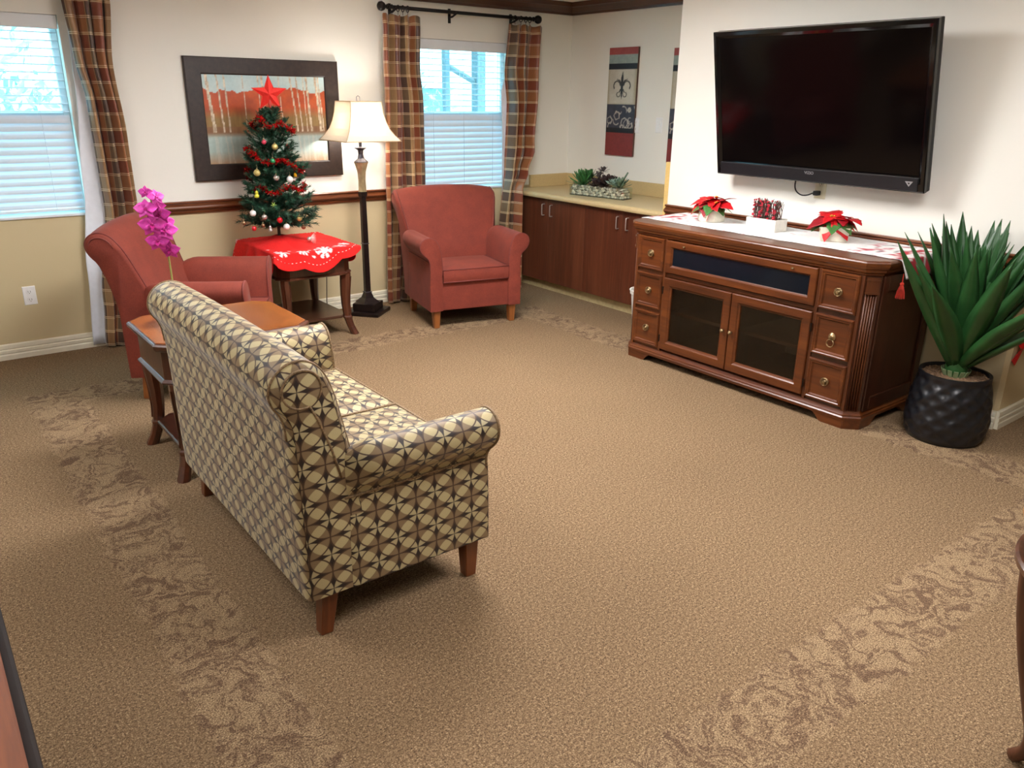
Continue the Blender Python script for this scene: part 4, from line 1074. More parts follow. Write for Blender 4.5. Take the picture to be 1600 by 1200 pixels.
def poinsettia(lab, c, blooms, pot, seed):
    r = random.Random(seed); t = thing('poinsettia', lab, 'flower', c, 0, 'potted poinsettias')
    if pot == 'round': MB().lathe([(.072, 0), (.079, .004), (.081, .02), (.075, .05), (.069, .070), (.060, .070), (.057, .05)], n=10).build('pot', M_wpot, t)
    else:
        m = MB(); P = [(-.062, -.062), (.062, -.062), (.062, .062), (-.062, .062)]; m.stack([(x * math.cos(.6) - y * math.sin(.6), x * math.sin(.6) + y * math.cos(.6)) for x, y in P], [(0, 0), (.004, .004), (.075, .012), (.075, .002), (.05, .002)]); m.build('pot', M_wpot, t)
    A = leaf_mesh(.135, .040, True); B = leaf_mesh(.115, .036, True, droop=.42); G = leaf_mesh(.115, .036, True, droop=.35)
    srcs = []
    for (bx, by, bz, tx, ty, sc) in blooms:
        st = MB().tube([(bx * .3, by * .3, .04), (bx, by, bz - .004)], .004, 6).build('stem', M_pleaf, t)
        n = 7
        for k in range(n):
            a = 2 * PI * k / n + r.uniform(-.2, .2); o = (A if k % 2 else B).build('bract', M_bract if r.random() < .72 else M_bractd, t, smooth=True, solid=.0008)
            o.location = (bx, by, bz); o.scale = (sc * r.uniform(.85, 1.15),) * 3
            o.rotation_euler = (Matrix.Rotation(tx, 3, 'X') @ Matrix.Rotation(ty, 3, 'Y') @ Matrix.Rotation(a, 3, 'Z') @ Matrix.Rotation(r.uniform(-.15, .35), 3, 'Y')).to_euler()
        for k in range(4):
            a = 2 * PI * k / 4 + r.uniform(-.3, .3); o = B.build('bract', M_bract, t, smooth=True, solid=.0008); o.location = (bx, by, bz + .004); o.scale = (sc * .6,) * 3
            o.rotation_euler = (Matrix.Rotation(tx, 3, 'X') @ Matrix.Rotation(ty, 3, 'Y') @ Matrix.Rotation(a, 3, 'Z') @ Matrix.Rotation(-.35, 3, 'Y')).to_euler()
        m = MB()
        for k in range(7): m.sphere((bx + r.uniform(-.009, .009), by + r.uniform(-.009, .009), bz + .008 + r.uniform(0, .006)), .0048, 6, 5)
        m.build('stamens', M_pstam, t, smooth=True)
    for k in range(5):
        a = (2.6, 3.6, 4.4, .6, 5.6)[k]; o = G.build('leaf', M_pleaf, t, smooth=True, solid=.0008); o.location = (.02 * math.cos(a), .02 * math.sin(a), .098); o.rotation_euler = (0, .12, a)
    return t
poinsettia('red poinsettia with two blooms in a pale round pot on the runner', (-.93, -2.40, ZT + .003), [(-.015, .035, .115, .15, -.35, .95), (-.02, -.045, .105, -.5, -.3, .9), (.03, 0, .13, 0, .2, .9)], 'round', 4)
poinsettia('red poinsettia with one wide bloom in a square pot on the runner', (-.935, -3.225, ZT + .003), [(-.025, .005, .118, .1, -.30, 1.15), (.02, -.03, .115, -.1, .15, .95)], 'square', 8)
bx = thing('berry_arrangement', 'white wooden box of twigs with small red berries on the runner', 'decoration', (-.935, -2.80, ZT + .003))
m = MB(); L2, B2, H2 = .098, .056, .066
for a in ((-B2, B2, -L2, -L2 + .012), (-B2, B2, L2 - .012, L2), (-B2, -B2 + .012, -L2 + .012, L2 - .012), (B2 - .012, B2, -L2 + .012, L2 - .012)): m.box(*a, 0, H2)
m.box(-B2 + .012, B2 - .012, -L2 + .012, L2 - .012, .0, .05); m.build('box', plain('whitewashed_wood', (240, 238, 228), .7, nscale=25, namt=.08, bump=.3, bscale=60, bdist=.002), bx)
tw = MB(); be = MB(); r = random.Random(2)
for k in range(110):
    x, y = r.uniform(-.036, .036), r.uniform(-.078, .078); h = r.uniform(.145, .172); q = [(x, y, .045)]
    for j in range(1, 5): q.append((x + r.uniform(-.006, .006), y + r.uniform(-.006, .006), .045 + (h - .045) * j / 4))
    tw.tube(q, .0022, 4)
    if k % 3: 
        for j in range(1, 5):
            if r.random() < .35: be.sphere((q[j][0] + r.uniform(-.006, .0), q[j][1] + r.uniform(-.005, .005), q[j][2] - .006), .0052, 6, 5)
for k in range(40): be.sphere((-.038 + r.uniform(-.006, .002), (-.07, -.028, .02, .066)[k % 4] + r.uniform(-.008, .008), r.uniform(.07, .165)), .0055, 6, 5)
tw.tube([(0, -.082, .05), (-.005, -.095, .10), (0, -.10, .155)], .002, 4).tube([(0, .08, .12), (0, .095, .15)], .002, 4)
o = tw.build('twigs', plain('twig_brown', (92, 70, 62), .8, nscale=60, namt=.4), bx); o['kind'] = 'stuff'
o = be.build('berries', plain('berry_red', (190, 28, 52), .35), bx, smooth=True); o['kind'] = 'stuff'

# ------------------------------------------------------------------ succulent trough on the worktop
pl = thing('succulent_planter', 'glass trough of pale pebbles and mixed succulents on the worktop', 'planter', (-.40, -.86, .821), math.radians(-80))
PLn = pl.location; HX, HY, HZ = .265, .06, .085
M_pglass = glass_mat('planter_glass', (.96, .985, .97), .05)
for a in ((-HX, HX, -HY, -HY + .003), (-HX, HX, HY - .003, HY), (-HX, -HX + .003, -HY + .003, HY - .003), (HX - .003, HX, -HY + .003, HY - .003)): MB().box(*a, 0, HZ).build('pane', M_pglass, pl)
MB().box(-HX + .003, HX - .003, -HY + .003, HY - .003, 0, .006).build('base', plain('trough_base', (70, 74, 62), .6), pl)
r = random.Random(6); PM = [plain('pebble_%s' % n, c, .6, nscale=30, namt=.15) for n, c in (('grey', (196, 194, 178)), ('cream', (222, 214, 192)), ('dark', (160, 158, 142)))]
psrc = []
for pm in PM:
    m = MB(); m.sphere((0, 0, 0), 1, 7, 5); me = m.mesh('pebble', pm, True); psrc.append(me)
for k in range(132):
    row = k // 22; x = -HX + .018 + (HX * 2 - .036) * ((k % 22) + .5 * (row % 2)) / 22; z = .014 + (row % 4) * .019 + r.uniform(-.003, .003)
    y = -HY + .017 if row < 4 else r.uniform(-.02, .03)
    if row >= 4: z = .07
    o = bpy.data.objects.new('pebble', psrc[k % 3]); C.objects.link(o); o.parent = pl; o.location = (x + r.uniform(-.004, .004), y, z)
    o.scale = (r.uniform(.012, .0165), r.uniform(.010, .013), r.uniform(.0095, .0125)); o.rotation_euler = (r.uniform(-.5, .5), r.uniform(-.6, .6), r.uniform(0, 3))
for k in range(16):
    o = bpy.data.objects.new('pebble', psrc[k % 3]); C.objects.link(o); o.parent = pl; o.location = ((HX - .016) * (1 if k < 12 else -1), -HY + .02 + (k % 4) * .024, .014 + (k // 4 % 3) * .022)
    o.scale = (.011, r.uniform(.012, .014), r.uniform(.010, .0125)); o.rotation_euler = (r.uniform(-.5, .5), 0, 0)
MB().box(-HX + .032, HX - .032, -HY + .03, HY - .006, .006, .066).build('soil', plain('soil_dark', (58, 48, 38), .9, nscale=80, namt=.4), pl)
def rosette(name, mat, c, R, n, tilt0, tilt1, wd, L, seed):
    r = random.Random(seed); m = MB()
    for k in range(n):
        s = k / max(1, n - 1); a = k * 2.39996 + r.uniform(-.1, .1); el = tilt0 + (tilt1 - tilt0) * s; ll = 1.38 * L * (1 - .35 * s) * r.uniform(.9, 1.1)
        d = Vector((math.cos(a) * math.cos(el), math.sin(a) * math.cos(el), math.sin(el))); sd = Vector((-math.sin(a), math.cos(a), 0)); nn = sd.cross(d)
        b = Vector(c); rows = []
        for q, w, th in ((0, .35, .3), (.4, .8, .5), (.75, 1.0, .4), (.92, .7, .25), (1.0, .08, .05)):
            p = b + d * ll * q - nn * ll * .12 * q * q
            w *= 1.3; rows.append([tuple(p + sd * wd * w), tuple(p + nn * -wd * th * .6), tuple(p - sd * wd * w), tuple(p + nn * wd * th * .3)])
        m.loft(rows)
    return m.build(name, mat, pl, smooth=True)
MG = plain('succulent_green', (58, 112, 56), .5, nscale=30, namt=.3); MD = plain('succulent_burgundy', (52, 34, 34), .5, nscale=30, namt=.4)
MBg = plain('succulent_blue', (148, 176, 160), .55, nscale=30, namt=.25); MSg = plain('succulent_sage', (104, 128, 104), .5, nscale=30, namt=.25); MPu = plain('succulent_dusk', (92, 84, 84), .5, nscale=30, namt=.3)
rosette('green_rosette', MG, (-.165, -.005, .075), .1, 26, .05, 1.3, .013, .12, 1)
rosette('green_rosette', MG, (-.13, .01, .12), .1, 18, .4, 1.4, .011, .09, 2)
rosette('green_rosette', MG, (-.205, .01, .115), .1, 16, .4, 1.4, .010, .08, 3)
rosette('burgundy_rosette', MD, (.05, -.01, .085), .1, 26, .0, 1.2, .016, .10, 4)
rosette('burgundy_rosette', MD, (-.03, -.02, .075), .1, 16, .0, 1.2, .012, .08, 5)
rosette('burgundy_rosette', MD, (.10, .0, .10), .1, 20, .0, 1.2, .014, .08, 6)
rosette('dusky_rosette', MPu, (.01, .01, .195), .1, 14, -.1, 1.2, .008, .045, 7)
rosette('dusky_rosette', MPu, (-.03, .01, .15), .1, 14, -.1, 1.2, .008, .05, 8)
MB().tube([(.02, .01, .08), (.01, .01, .19)], .004, 6).tube([(.0, .01, .08), (-.03, .01, .15)], .004, 6).build('stem', MPu, pl)
rosette('blue_rosette', MBg, (.15, -.035, .10), .1, 22, .1, 1.3, .012, .06, 9)
rosette('sage_rosette', MSg, (.205, -.03, .085), .1, 26, .0, 1.3, .010, .085, 10)
m = MB()
for k in range(9): m.sphere((.185 + .007 * k, .015, .11 + .011 * k), .011 - .0005 * k, 7, 5)
m.build('sage_spike', MSg, pl, smooth=True)
rosette('sage_rosette', MSg, (-.245, .0, .08), .1, 9, -.3, .5, .006, .08, 11)

# waste bin between cabinets and console
m = MB(); m.lathe([(.082, 0), (.085, .004), (.108, .262), (.116, .264), (.118, .29), (.112, .292), (.105, .27), (.08, .01)], (0, 0, 0), 28)
bn = thing('waste_bin', 'white plastic waste bin peeking out left of the console', 'bin', (-.78, -1.78, 0)); m.build('bucket', plain('bin_white', (232, 230, 224), .4), bn, smooth=True, sharp=.7)
MB().tube([(.118 * math.cos(2 * PI * k / 28), .118 * math.sin(2 * PI * k / 28), .29) for k in range(28)], .004, 6, True).build('rim', plain('bin_rim', (238, 236, 230), .4), bn, smooth=True)

# ------------------------------------------------------------------ agave in black pot
PX, PY = -.965, -3.985
ag = thing('potted_agave', 'tall spiky green agave in a black dimpled pot beside the console', 'plant', (PX, PY, 0))
M_pot = plain('pot_black', (22, 23, 27), .32, nscale=20, namt=.3)
m = MB(); NA, NH = 96, 40; rings = []
for j in range(NH + 1):
    z = .335 * j / NH; rb = interp([(0, .163), (.03, .182), (.10, .192), (.20, .184), (.335, .160)], z); ring = []
    for k in range(NA):
        a = 2 * PI * k / NA; p = a / (2 * PI) * 26; q = z / .335 * 9
        s = abs(math.sin(PI * (p + q) * .5)) * abs(math.sin(PI * (p - q) * .5)); w = 1 if .02 < z < .315 else 0
        rr = rb - .011 * s * w; ring.append((rr * math.cos(a), rr * math.sin(a), z))
    rings.append(ring)
for r_, z in ((.148, .335), (.143, .31)): rings.append([(r_ * math.cos(2 * PI * k / NA), r_ * math.sin(2 * PI * k / NA), z) for k in range(NA)])
m.loft(rings); m.build('pot', M_pot, ag, smooth=True, sharp=1.0)
m = MB(); m.grid(30, 30, lambda u, v: ((.144 * (2 * u - 1)) * math.sqrt(1 - (2 * v - 1) ** 2 / 2), (.144 * (2 * v - 1)) * math.sqrt(1 - (2 * u - 1) ** 2 / 2), .316 + .008 * hsh(u * 31, v * 47)))
m.build('soil', plain('bark_mulch', (110, 84, 60), .95, nscale=120, namt=.5), ag)
M_agave = plain('agave_leaf', (40, 82, 40), .36, nscale=7, namt=.22)
def agave_leaf(L, Wd, bend):
    m = MB(); rows = []
    for i in range(15):
        s = i / 14; w = Wd * (.42 + .58 * math.sin(PI * min(1, s / .9) ** .9) if s < .45 else (1 - ((s - .45) / .55) ** 1.5) * 1.0); w = max(w if s >= .45 else Wd * (.5 + .5 * math.sin(PI / 2 * s / .45)), .0008)
        x = L * s; z = bend * L * s * s; th = .006 * (1 - s) + .001
        rows.append([(x, -w, z + w * .55), (x, -w * .5, z + w * .16), (x, 0, z), (x, w * .5, z + w * .16), (x, w, z + w * .55), (x, w * .5, z + w * .16 - th), (x, 0, z - th * 1.5), (x, -w * .5, z + w * .16 - th)])
    m.loft(rows); return m.mesh('leaf', M_agave, True)
lm = [agave_leaf(.70, .053, b) for b in (.03, .08, -.05)]
r = random.Random(21); N = 46
for k in range(N):
    s = k / (N - 1); az = k * 2.39996; el = math.radians(87 - 47 * s ** .9) + r.uniform(-.06, .06); h = .46 - .10 * s
    sc = (1.0 - .28 * (1 - s) ** 2) * r.uniform(.90, 1.05); L = .70 * sc
    lim = 9
    if math.cos(az) > 0: lim = min(9, .245 / math.cos(az)) if math.sin(az) <= 0 else min(.245 / math.cos(az), .22 / max(1e-3, math.sin(az)))
    elif math.sin(az) > 0: lim = .22 / math.sin(az)
    el = max(el, math.acos(min(1, lim / (L + .05))))
    o = bpy.data.objects.new('leaf', lm[k % 3]); C.objects.link(o); o.parent = ag
    d = .008 + .03 * s; o.location = (d * math.cos(az), d * math.sin(az), h)
    o.scale = (sc, sc * 1.05, sc * 1.05); o.rotation_euler = (0, -el, az)
MB().lathe([(.055, .31), (.05, .36), (.046, .42), (.03, .52), (.01, .56)], n=14).build('stem', M_agave, ag, smooth=True)
m = MB()
for k in range(14):
    a = 2 * PI * k / 14; m.add([(.052 * math.cos(a - .2), .052 * math.sin(a - .2), .315), (.052 * math.cos(a + .2), .052 * math.sin(a + .2), .315), (.066 * math.cos(a + .15), .066 * math.sin(a + .15), .352), (.066 * math.cos(a - .15), .066 * math.sin(a - .15), .352)], [(0, 1, 2, 3)])
m.build('base_scales', plain('scale_green', (120, 136, 96), .6), ag, solid=.003)

# ------------------------------------------------------------------ orchid on the end table
orc = thing('orchid', 'magenta orchid spray rising behind the loveseat back', 'flower', (-4.0, -2.0, .607))
MB().lathe([(.045, 0), (.05, .004), (.062, .09), (.066, .10), (.060, .104), (.055, .09)], n=20).build('pot', plain('orchid_pot', (214, 206, 188), .5), orc, smooth=True, sharp=.7)
stemp = smooth_open([(0, 0, .05), (.0, .0, .2), (-.005, -.004, .34), (-.03, -.01, .46), (-.055, -.015, .58)], 2)
MB().tube(stemp, .004, 6).build('stem', plain('orchid_stem', (150, 150, 84), .5), orc, smooth=True)
M_petal = plain('orchid_magenta', (214, 62, 172), .5, nscale=30, namt=.25); M_petal2 = plain('orchid_deep', (170, 16, 112), .5, nscale=30, namt=.2)
pw = leaf_mesh(.052, .026, False, fold=.3, droop=.25, n=12); psn = leaf_mesh(.048, .017, False, fold=.2, droop=.25, n=7); pl_ = leaf_mesh(.028, .010, False, fold=.6, droop=-.5, n=5)
r = random.Random(9)
FLW = [(-.065, -.02, .565, .55), (-.03, -.035, .545, .7), (-.075, -.03, .50, .9), (-.025, -.03, .475, 1.0), (-.06, -.035, .435, 1.05), (-.01, -.03, .405, 1.0), (-.045, -.03, .365, .95), (.0, -.03, .325, .85), (-.02, .02, .50, .8), (.01, .02, .43, .8)]
for i, (x, y, z, sc) in enumerate(FLW):
    fl = MB().sphere((0, 0, 0), .007, 8, 6).build('flower', M_petal2, orc, smooth=True); fl.location = (x, y, z)
    fl.rotation_euler = (math.radians(90) + r.uniform(-.5, .3), 0, r.uniform(-.9, .3)); fl.scale = (sc,) * 3
    for a, mm, mt in ((0.15, pw, M_petal), (PI - .15, pw, M_petal), (PI / 2, psn, M_petal), (-.95, psn, M_petal), (PI + .95, psn, M_petal)):
        o = mm.build('petal', mt, fl, smooth=True, solid=.0007); o.rotation_euler = (0, -.15, a)
    o = pl_.build('lip', M_petal2, fl, smooth=True, solid=.0007); o.rotation_euler = (0, -.6, -PI / 2)

# ------------------------------------------------------------------ christmas tree
TX, TY = -2.865, -.36; TZ = .607
ct = thing('christmas_tree', 'small dark green artificial christmas tree on the end table', 'christmas tree', (TX, TY, TZ))
M_trunk = plain('tree_trunk', (58, 44, 34), .9); 
def needle_mat():
    t = NT('tree_needles'); v = t.coords('Object'); f = t.noise(v, 40, 2)
    t.link(t.ramp(f, [(.3, lin((14, 42, 30))), (.55, lin((30, 74, 52))), (.75, lin((52, 104, 74)))]), t.b.inputs['Base Color']); t.b.inputs['Roughness'].default_value = .55; return t.m
M_need = needle_mat()
MB().tube([(0, 0, .0), (0, 0, .45), (0, 0, .84)], [.011, .010, .005], 8).build('trunk', M_trunk, ct)
m = MB()
for k in range(3): a = 2 * PI * k / 3 + .4; m.tube([(0, 0, .06), (.10 * math.cos(a), .10 * math.sin(a), .008)], .006, 6)
m.build('stand', M_trunk, ct)
def branch(L, seed):
    r = random.Random(seed); m = MB(); pts = [(L * i / 5, 0, -.05 * L * math.sin(PI * i / 5) + .12 * L * (i / 5) ** 2) for i in range(6)]
    m.tube(pts, .0022, 4)
    def needles(p0, p1, n, ln):
        p0, p1 = Vector(p0), Vector(p1); d = (p1 - p0).normalized(); e = d.orthogonal().normalized(); g = d.cross(e)
        for k in range(n):
            p = p0.lerp(p1, k / n); a = r.uniform(0, 2 * PI); q = (d * .75 + (e * math.cos(a) + g * math.sin(a)) * .8).normalized(); w = q.cross(d).normalized() * .0021
            m.add([p - w, p + w, p + q * ln], [(0, 1, 2)])
    for i in range(5): needles(pts[i], pts[i + 1], int(34 * L / .2) + 8, .028)
    for s in (-1, 1):
        for f in (.35, .6, .8):
            b = Vector(pts[int(f * 5)]); e = b + Vector((L * .22, s * L * .24 * (1.2 - f * .4), r.uniform(-.01, .02))); m.tube([b, e], .0016, 4); needles(b, e + (e - b) * .1, int(38 * L / .2), .026)
    return m.mesh('branch', M_need)
bms = [branch(.21, 1), branch(.21, 2), branch(.21, 3)]
r = random.Random(17); nb = 0
for lv in range(13):
    f = lv / 12; z = .125 + .66 * f; R = .245 - .085 * f - .06 * max(0, f - .8) / .2 + .012 * math.sin(f * 19)
    n = int(13 - 5 * f)
    for k in range(n):
        a = 2 * PI * k / n + lv * .7 + r.uniform(-.2, .2); o = bpy.data.objects.new('branch', bms[(lv + k) % 3]); C.objects.link(o); o.parent = ct
        o.location = (0, 0, z + r.uniform(-.015, .015)); sc = R / .21 * r.uniform(.82, 1.08)
        o.scale = (sc, max(.75, sc), max(.8, sc)); o.rotation_euler = (0, -r.uniform(-.05, .30) - f * .55, a)
for k in range(5):
    o = bpy.data.objects.new('branch', bms[k % 3]); C.objects.link(o); o.parent = ct; o.location = (0, 0, .76); o.scale = (.5, .8, .8); o.rotation_euler = (0, -.95 - .1 * k, 2 * PI * k / 5)
# star
st = thing('star_topper', 'red glitter star on top of the christmas tree', 'star', (TX + .005, TY - .02, 1.555))
st.rotation_euler = (0, 0, -.45)
m = MB(); P = [((.112 if k % 2 == 0 else .046) * math.sin(PI * k / 5), (.112 if k % 2 == 0 else .046) * math.cos(PI * k / 5)) for k in range(10)]
b0 = [(x, 0.0, z) for x, z in P]; m.add(b0 + [(0, -.018, 0), (0, .018, 0)], [(i, (i + 1) % 10, 10) for i in range(10)] + [((i + 1) % 10, i, 11) for i in range(10)])
def glitter(name, col, sc=900):
    t = NT(name); v = t.coords('Object'); vo = t.add('ShaderNodeTexVoronoi'); t.link(v, vo.inputs['Vector']); vo.inputs['Scale'].default_value = sc
    f = t.math('GREATER_THAN', vo.outputs['Distance'], .45); c = lin(col)
    t.link(t.mix(t.noise(v, sc * .4), c, tuple(min(1, x * 1.5 + .03) for x in c[:3]) + (1,)), t.b.inputs['Base Color']); t.b.inputs['Metallic'].default_value = .3; t.b.inputs['Roughness'].default_value = .35
    t.bump(vo.outputs['Distance'], .8, .002); return t.m
so = m.build('star', glitter('star_glitter', (226, 34, 22), 300), st)
m = MB(); m.tube(b0, .003, 5, True); m.build('wire_edge', plain('star_wire', (226, 66, 52), .4), so)
MB().lathe([(.008, -.12), (.012, -.06), (.004, -.02)], n=8).build('socket', plain('star_socket', (196, 60, 50), .5), st)
# tinsel garland
M_tin = plain('tinsel_red', (190, 26, 26), .25, metal=.6, nscale=60, namt=.5); M_ting = plain('tinsel_green', (52, 150, 84), .25, metal=.6, nscale=60, namt=.5)
gl = thing('tinsel_garland', 'red tinsel garland with green bits wound around the tree', 'garland', (TX, TY, .95))
def tr_r(z): return .235 - .09 * (z - .73) / .66 - max(0, z - 1.30) * .35
m = MB(); mg = MB(); r = random.Random(3); loops = [(1.40, 1.335, -2.9, -.1, .98), (1.215, 1.08, -3.3, -.2, .98), (.975, .985, -2.7, -.5, .95), (1.12, 1.21, .2, 2.8, .9), (1.33, 1.36, .2, 2.9, .9), (.98, 1.08, .3, 2.9, .9)]
for (za, zb2, a0, a1, kk) in loops:
    n = 220
    for k in range(n):
        s = k / n; a = a0 + (a1 - a0) * s; z = za + (zb2 - za) * s + .02 * math.sin(s * 14); R = tr_r(z) * kk
        p = Vector((TX + R * math.cos(a), TY + R * math.sin(a), z)); 
        for q in range(3):
            d = Vector((r.gauss(0, 1), r.gauss(0, 1), r.gauss(0, 1))).normalized(); e = d.orthogonal().normalized() * .0036; p2 = p + d * r.uniform(.010, .028)
            (mg if r.random() < .10 else m).add([p - e, p + e, p2 + e, p2 - e], [(0, 1, 2, 3)])
m.build('tinsel', M_tin, gl, world=True); mg.build('green_tinsel', M_ting, gl, world=True)['kind'] = 'stuff'
# ornaments: each hangs on a branch
OM = {'white': plain('bauble_white', (232, 230, 226), .3), 'silver': plain('bauble_silver', (206, 196, 190), .18, metal=.7), 'gold': plain('bauble_gold', (208, 190, 120), .3, metal=.4), 'red': plain('bauble_red', (196, 20, 30), .12, coat=.6),
      'bronze': plain('bauble_bronze', (166, 128, 96), .2, metal=.7), 'green': plain('bauble_green', (24, 140, 84), .15, coat=.6), 'pink': plain('bauble_rose', (206, 60, 84), .2, coat=.4)}
M_cap = plain('bauble_cap', (196, 180, 140), .3, metal=.8)
ORN = [('gold', -3.03, -.50, 1.088, .021, 'pale gold bauble at the left middle of the tree'), ('silver', -2.92, -.53, 1.054, .020, 'pearl silver bauble in the middle of the tree'),
       ('white', -2.83, -.53, 1.041, .021, 'white bauble right of the pearl bauble mid tree'), ('white', -3.077, -.49, .84, .020, 'white bauble at the lower left of the tree'),
       ('silver', -3.019, -.53, .817, .018, 'pearl bauble just right of the lower left white one'), ('red', -2.932, -.56, .794, .019, 'glossy red bauble low in front of the trunk'),
       ('gold', -2.796, -.55, .795, .019, 'pale gold bauble at the lower right of the tree'), ('bronze', -3.128, -.45, .778, .014, 'bronze bauble hanging lowest at the far left of the tree'),
       ('red', -3.083, -.50, .745, .016, 'red bauble hanging below the left branches'), ('bronze', -3.029, -.52, .764, .012, 'tiny bronze bauble beside the silver ornament'),
       ('white', -2.886, -.55, .747, .020, 'white bauble hanging right of the trunk'), ('bronze', -2.758, -.52, .73, .015, 'bronze ring bauble hanging at the lower right'),
       ('pink', -2.954, -.46, 1.27, .015, 'rose red bauble high on the left of the tree'), ('gold', -2.893, -.48, 1.241, .020, 'cream gold bauble high in the middle of the tree'),
       ('pink', -2.795, -.45, 1.241, .013, 'rose bauble high on the right of the tree'), ('green', -2.93, -.52, 1.158, .016, 'shiny green bauble in the upper garland'), ('green', -2.791, -.44, 1.333, .013, 'small green bauble under the top garland')]
for key, x, y, z, R, lab in ORN:
    t = thing('bauble', lab, 'ornament', (x, y, z), 0, 'christmas baubles')
    MB().sphere((0, 0, 0), R, 16, 10).build('ball', OM[key], t, smooth=True)
    MB().lathe([(.005, R * .96), (.005, R + .006), (.003, R + .007)], n=10).build('cap', M_cap, t)
    MB().tube([(0, 0, R + .006), (.003, 0, R + .016), (0, .004, R + .028)], .0008, 4).build('hook', M_cap, t)
def figure(name, lab, loc, prof, mat):
    t = thing(name, lab, 'ornament', loc, 0, 'christmas figure ornaments'); MB().lathe(prof, n=12).build('body', mat, t, smooth=True, sharp=.8)
    MB().tube([(0, 0, prof[-1][1]), (0, .003, prof[-1][1] + .02)], .0008, 4).build('hook', M_cap, t)
figure('bell_ornament', 'silver bell ornament hanging below the tree front', (-2.988, -.53, .735), [(.002, -.012), (.014, -.010), (.015, -.006), (.010, .004), (.008, .010), (.009, .014), (.006, .022), (.002, .026)], OM['silver'])
figure('snowman_ornament', 'yellow gold figure ornament at the left of the tree', (-3.045, -.50, .955), [(.002, -.022), (.014, -.018), (.016, -.006), (.009, .004), (.011, .012), (.008, .020), (.002, .026)], plain('figure_yellow', (206, 200, 60), .3, metal=.3))
figure('drum_ornament', 'small yellow ornament in the right garland', (-2.78, -.50, 1.066), [(.002, -.014), (.010, -.012), (.011, .0), (.007, .004), (.008, .012), (.002, .016)], plain('figure_amber', (214, 160, 30), .3, metal=.3))
def starlet(lab, loc, col, R=.018, n=6):
    t = thing('snowflake_ornament', lab, 'ornament', loc, 0, 'snowflake ornaments'); m = MB()
    for k in range(n // 2): a = PI * k / (n // 2); m.tube([(R * math.cos(a), 0, R * math.sin(a)), (-R * math.cos(a), 0, -R * math.sin(a))], .0028, 5)
    m.build('arms', plain('snowflake_' + lab.split()[0], col, .3, metal=.3), t)
    MB().tube([(0, 0, R * .8), (0, .003, R + .016)], .0008, 4).build('hook', M_cap, t)
starlet('lime green snowflake ornament low in the tree middle', (-2.957, -.54, .888), (170, 196, 90))
starlet('bronze snowflake ornament at the far right branch tip', (-2.70, -.45, .905), (190, 150, 110), .016)
bd = thing('feather_ornament', 'silver bauble with white feathers lying on the red skirt', 'ornament', (-2.735, -.545, .652), .3)
MB().sphere((0, 0, 0), .016, 12, 8).build('ball', OM['silver'], bd, smooth=True)
m = MB()
for k in range(9):
    a = -.7 + 1.4 * k / 8; d = Vector((math.cos(a) * .8, -.2, math.sin(a))); m.tube([d * .014, d * .034, d * .062], [.0028, .004, .0008], 5, flat=.3)
m.build('feathers', plain('feather_white', (226, 226, 222), .7), bd)
# red felt skirt
sk = thing('tree_skirt', 'red felt tree skirt with white snowflakes draped over the end table', 'tree skirt', (TX, TY, TZ))
hxT, hyT = .29, .335; tcx, tcy = -2.76, -.40
def skf(u, v):
    a = 2 * PI * u; sc = .036 * abs(math.sin(a * 5.5)) ; R = (.475 + sc) * v + .03 * (1 - v)
    # slit on the front right, opened
    x = TX + .06 * v + R * math.cos(a); y = TY - .02 * v + R * math.sin(a); z = TZ + .004 + .055 * max(0, 1 - v * 1.9) ** 1.3 + .006 * math.sin(a * 5 + 1) * v
    ex = max(0, abs(x - tcx) - hxT); ey = max(0, abs(y - tcy) - hyT); e = math.hypot(ex, ey)
    if e > 0:
        nx = tcx + max(-hxT, min(hxT, x - tcx)); ny = tcy + max(-hyT, min(hyT, y - tcy)); d = Vector((x - nx, y - ny)) / e
        fall = e * .93; out = .010 + .16 * e + .012 * math.sin(a * 11) * min(1, e * 12)
        x = nx + d.x * out; y = ny + d.y * out; z = TZ + .006 - fall
        y = min(y, -.012)
    return (x, y, z)
m = MB(); m.grid(352, 88, skf); mo = m.build('felt', vcol('felt_print', .9, bump=.25, bscale=500), sk, smooth=True, world=True, solid=.0025)
FLK = [(3.68, .74, .045), (4.98, .73, .056), (5.34, .76, .034), (4.58, .72, .034), (4.22, .74, .044), (3.3, .74, .040), (5.65, .76, .036), (2.9, .78, .03), (.3, .8, .04), (1.2, .8, .03), (2.2, .8, .035)]
DOT = [(4.38, .60), (5.17, .78), (4.75, .78), (3.95, .60), (5.5, .70), (3.5, .74), (4.74, .66)]
nv0 = 177
def felt(co, i):
    ii = i; u = (ii % 353) / 352; v = (ii // 353) / 88; a = 2 * PI * u; s = .475
    c = mixc((232, 24, 18), (212, 16, 14), hsh(ii, 3))
    for (fa, fv, fr) in FLK:
        dx = (a - fa) * v * s; dy = (v - fv) * s; q = math.hypot(dx, dy)
        if q < fr:
            th = math.atan2(dy, dx); k = abs(math.cos(th * 4))
            if q < fr * .42 or k > .60: return (240, 226, 226)
    for (fa, fv) in DOT:
        if math.hypot((a - fa) * v * s, (v - fv) * s) < .0085: return (240, 228, 226)
    return c
paint(mo, felt)
# stitched dashes along the hem as small raised threads
m = MB()
for k in range(110):
    u = k / 110; p = [Vector(skf(u + j * .0045 / 3, .90)) + Vector((0, -.0015, .0035)) for j in range(3)]; m.tube(p, .0016, 4)
o = m.build('hem_stitching', plain('stitch_white', (240, 236, 230), .8), mo); o.location = (-TX, -TY, -TZ); o['kind'] = 'stuff'

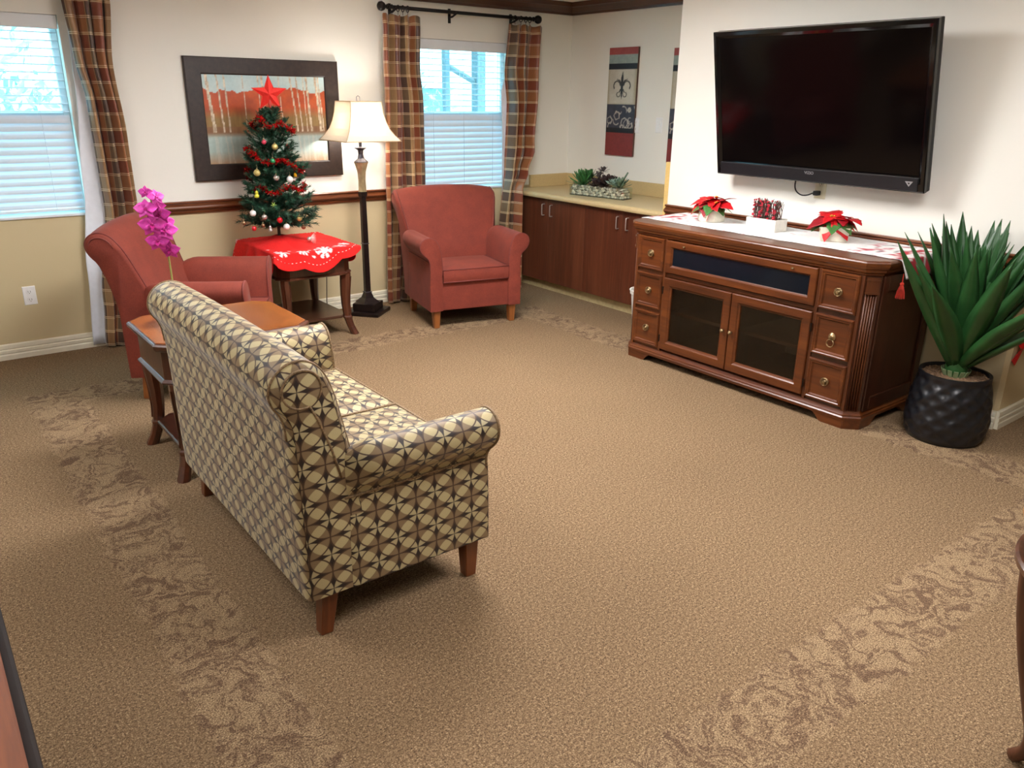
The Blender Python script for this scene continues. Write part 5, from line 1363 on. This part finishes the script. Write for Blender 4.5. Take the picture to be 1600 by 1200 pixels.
# ------------------------------------------------------------------ furniture cut by the frame edges
M_rt = wood('round_table_wood', (52, 28, 18), (84, 48, 30), (110, 66, 42), axis=2, rough=.3, coat=.4)
M_rto = wood('round_table_upper_wood', (128, 68, 28), (168, 98, 46), (190, 120, 62), axis=0, rough=.3, coat=.4)
ar = .27; rc = Vector((-2.936, -5.27))
rtb = thing('round_side_table', 'round dark wooden side table with curved legs at the right edge', 'side table', (rc.x, rc.y, 0))
MB().lathe([(ar - .05, .590), (ar - .008, .590), (ar, .596), (ar, .608), (ar - .006, .613), (ar - .016, .613), (ar - .02, .608)], n=48).build('rim_moulding', M_rt, rtb, smooth=True, sharp=.6)
MB().lathe([(ar - .035, .613), (ar - .035, .69)], n=48).build('apron', M_rt, rtb, smooth=True, sharp=.6)
MB().lathe([(ar - .03, .690), (ar + .000, .694), (ar + .004, .704), (ar + .0, .714), (ar - .012, .718)], n=48).build('tabletop', M_rto, rtb, smooth=True, sharp=.6)
base_a = 1.5375
for k in range(4):
    a = base_a + k * PI / 2; P = [(.235, .60), (.245, .55), (.235, .44), (.205, .30), (.165, .16), (.145, .09), (.15, .04), (.175, .012)]
    P = smooth_open([(q * math.cos(a), q * math.sin(a), z) for q, z in P], 1); n = len(P)
    MB().tube(P, [.024 - .010 * i / n if i < n - 3 else .018 for i in range(n)], 8).build('leg', M_rt, rtb, smooth=True)
MB().lathe([(.13, .20), (.145, .204), (.148, .214), (.14, .22)], n=32).build('lower_shelf', M_rt, rtb, smooth=True, sharp=.6)
st2 = thing('wooden_table', 'brown wooden tabletop corner cut off at the lower left edge', 'table', (-5.2, -4.25, 0))
M_lt = wood('left_table_wood', (84, 40, 16), (116, 60, 26), (138, 78, 36), axis=1, rough=.6, coat=0)
M_ltd = wood('left_table_shaded_wood', (18, 10, 6), (28, 15, 9), (36, 20, 13), axis=1, rough=.75, coat=0)  # same table wood, with the shadow on its edge put into the colour
MB().box(-5.52, -4.9035, -4.95, -3.55, .722, .752).build('tabletop', M_lt, st2, world=True, bevel=.003, seg=1)
MB().box(-5.515, -4.888, -4.955, -3.545, .700, .724).build('edge_moulding', M_ltd, st2, world=True, bevel=.006, seg=2)
MB().box(-5.48, -4.945, -4.90, -3.60, .62, .70).build('apron', M_ltd, st2, world=True)
for x in (-5.47, -4.955):
    for y in (-4.89, -3.61):
        MB().loft([[(x + a * w, y + b * w, z) for a, b in ((-1, -1), (1, -1), (1, 1), (-1, 1))] for z, w in ((0, .018), (.7, .03))]).build('leg', M_ltd, st2, world=True)

rb = thing('red_bow', 'red ribbon bow on the return wall at the right picture edge', 'bow', (-.53, YE, .45))
m = MB()
for s in (-1, 1):
    m.loft([[(s * .0, -.02, .012), (s * .0, -.02, -.012), (s * .0, -.008, 0)], [(s * .06, -.035, .045), (s * .06, -.035, -.03), (s * .06, -.002, .01)], [(s * .10, -.02, .03), (s * .10, -.02, -.02), (s * .10, -.004, .005)]])
bo = m.build('loops', plain('ribbon_red', (200, 20, 24), .4), rb)
MB().sphere((0, -.02, 0), .018, 10, 7).build('knot', plain('ribbon_knot', (180, 16, 20), .4), rb, smooth=True)
for s in (-1, 1):
    MB().add([(s * .005, -.014, -.01), (s * .075, -.008, -.12), (s * .13, -.008, -.085)], [(0, 1, 2)]).build('tail', plain('ribbon_tail', (204, 22, 26), .45), rb, solid=.002)
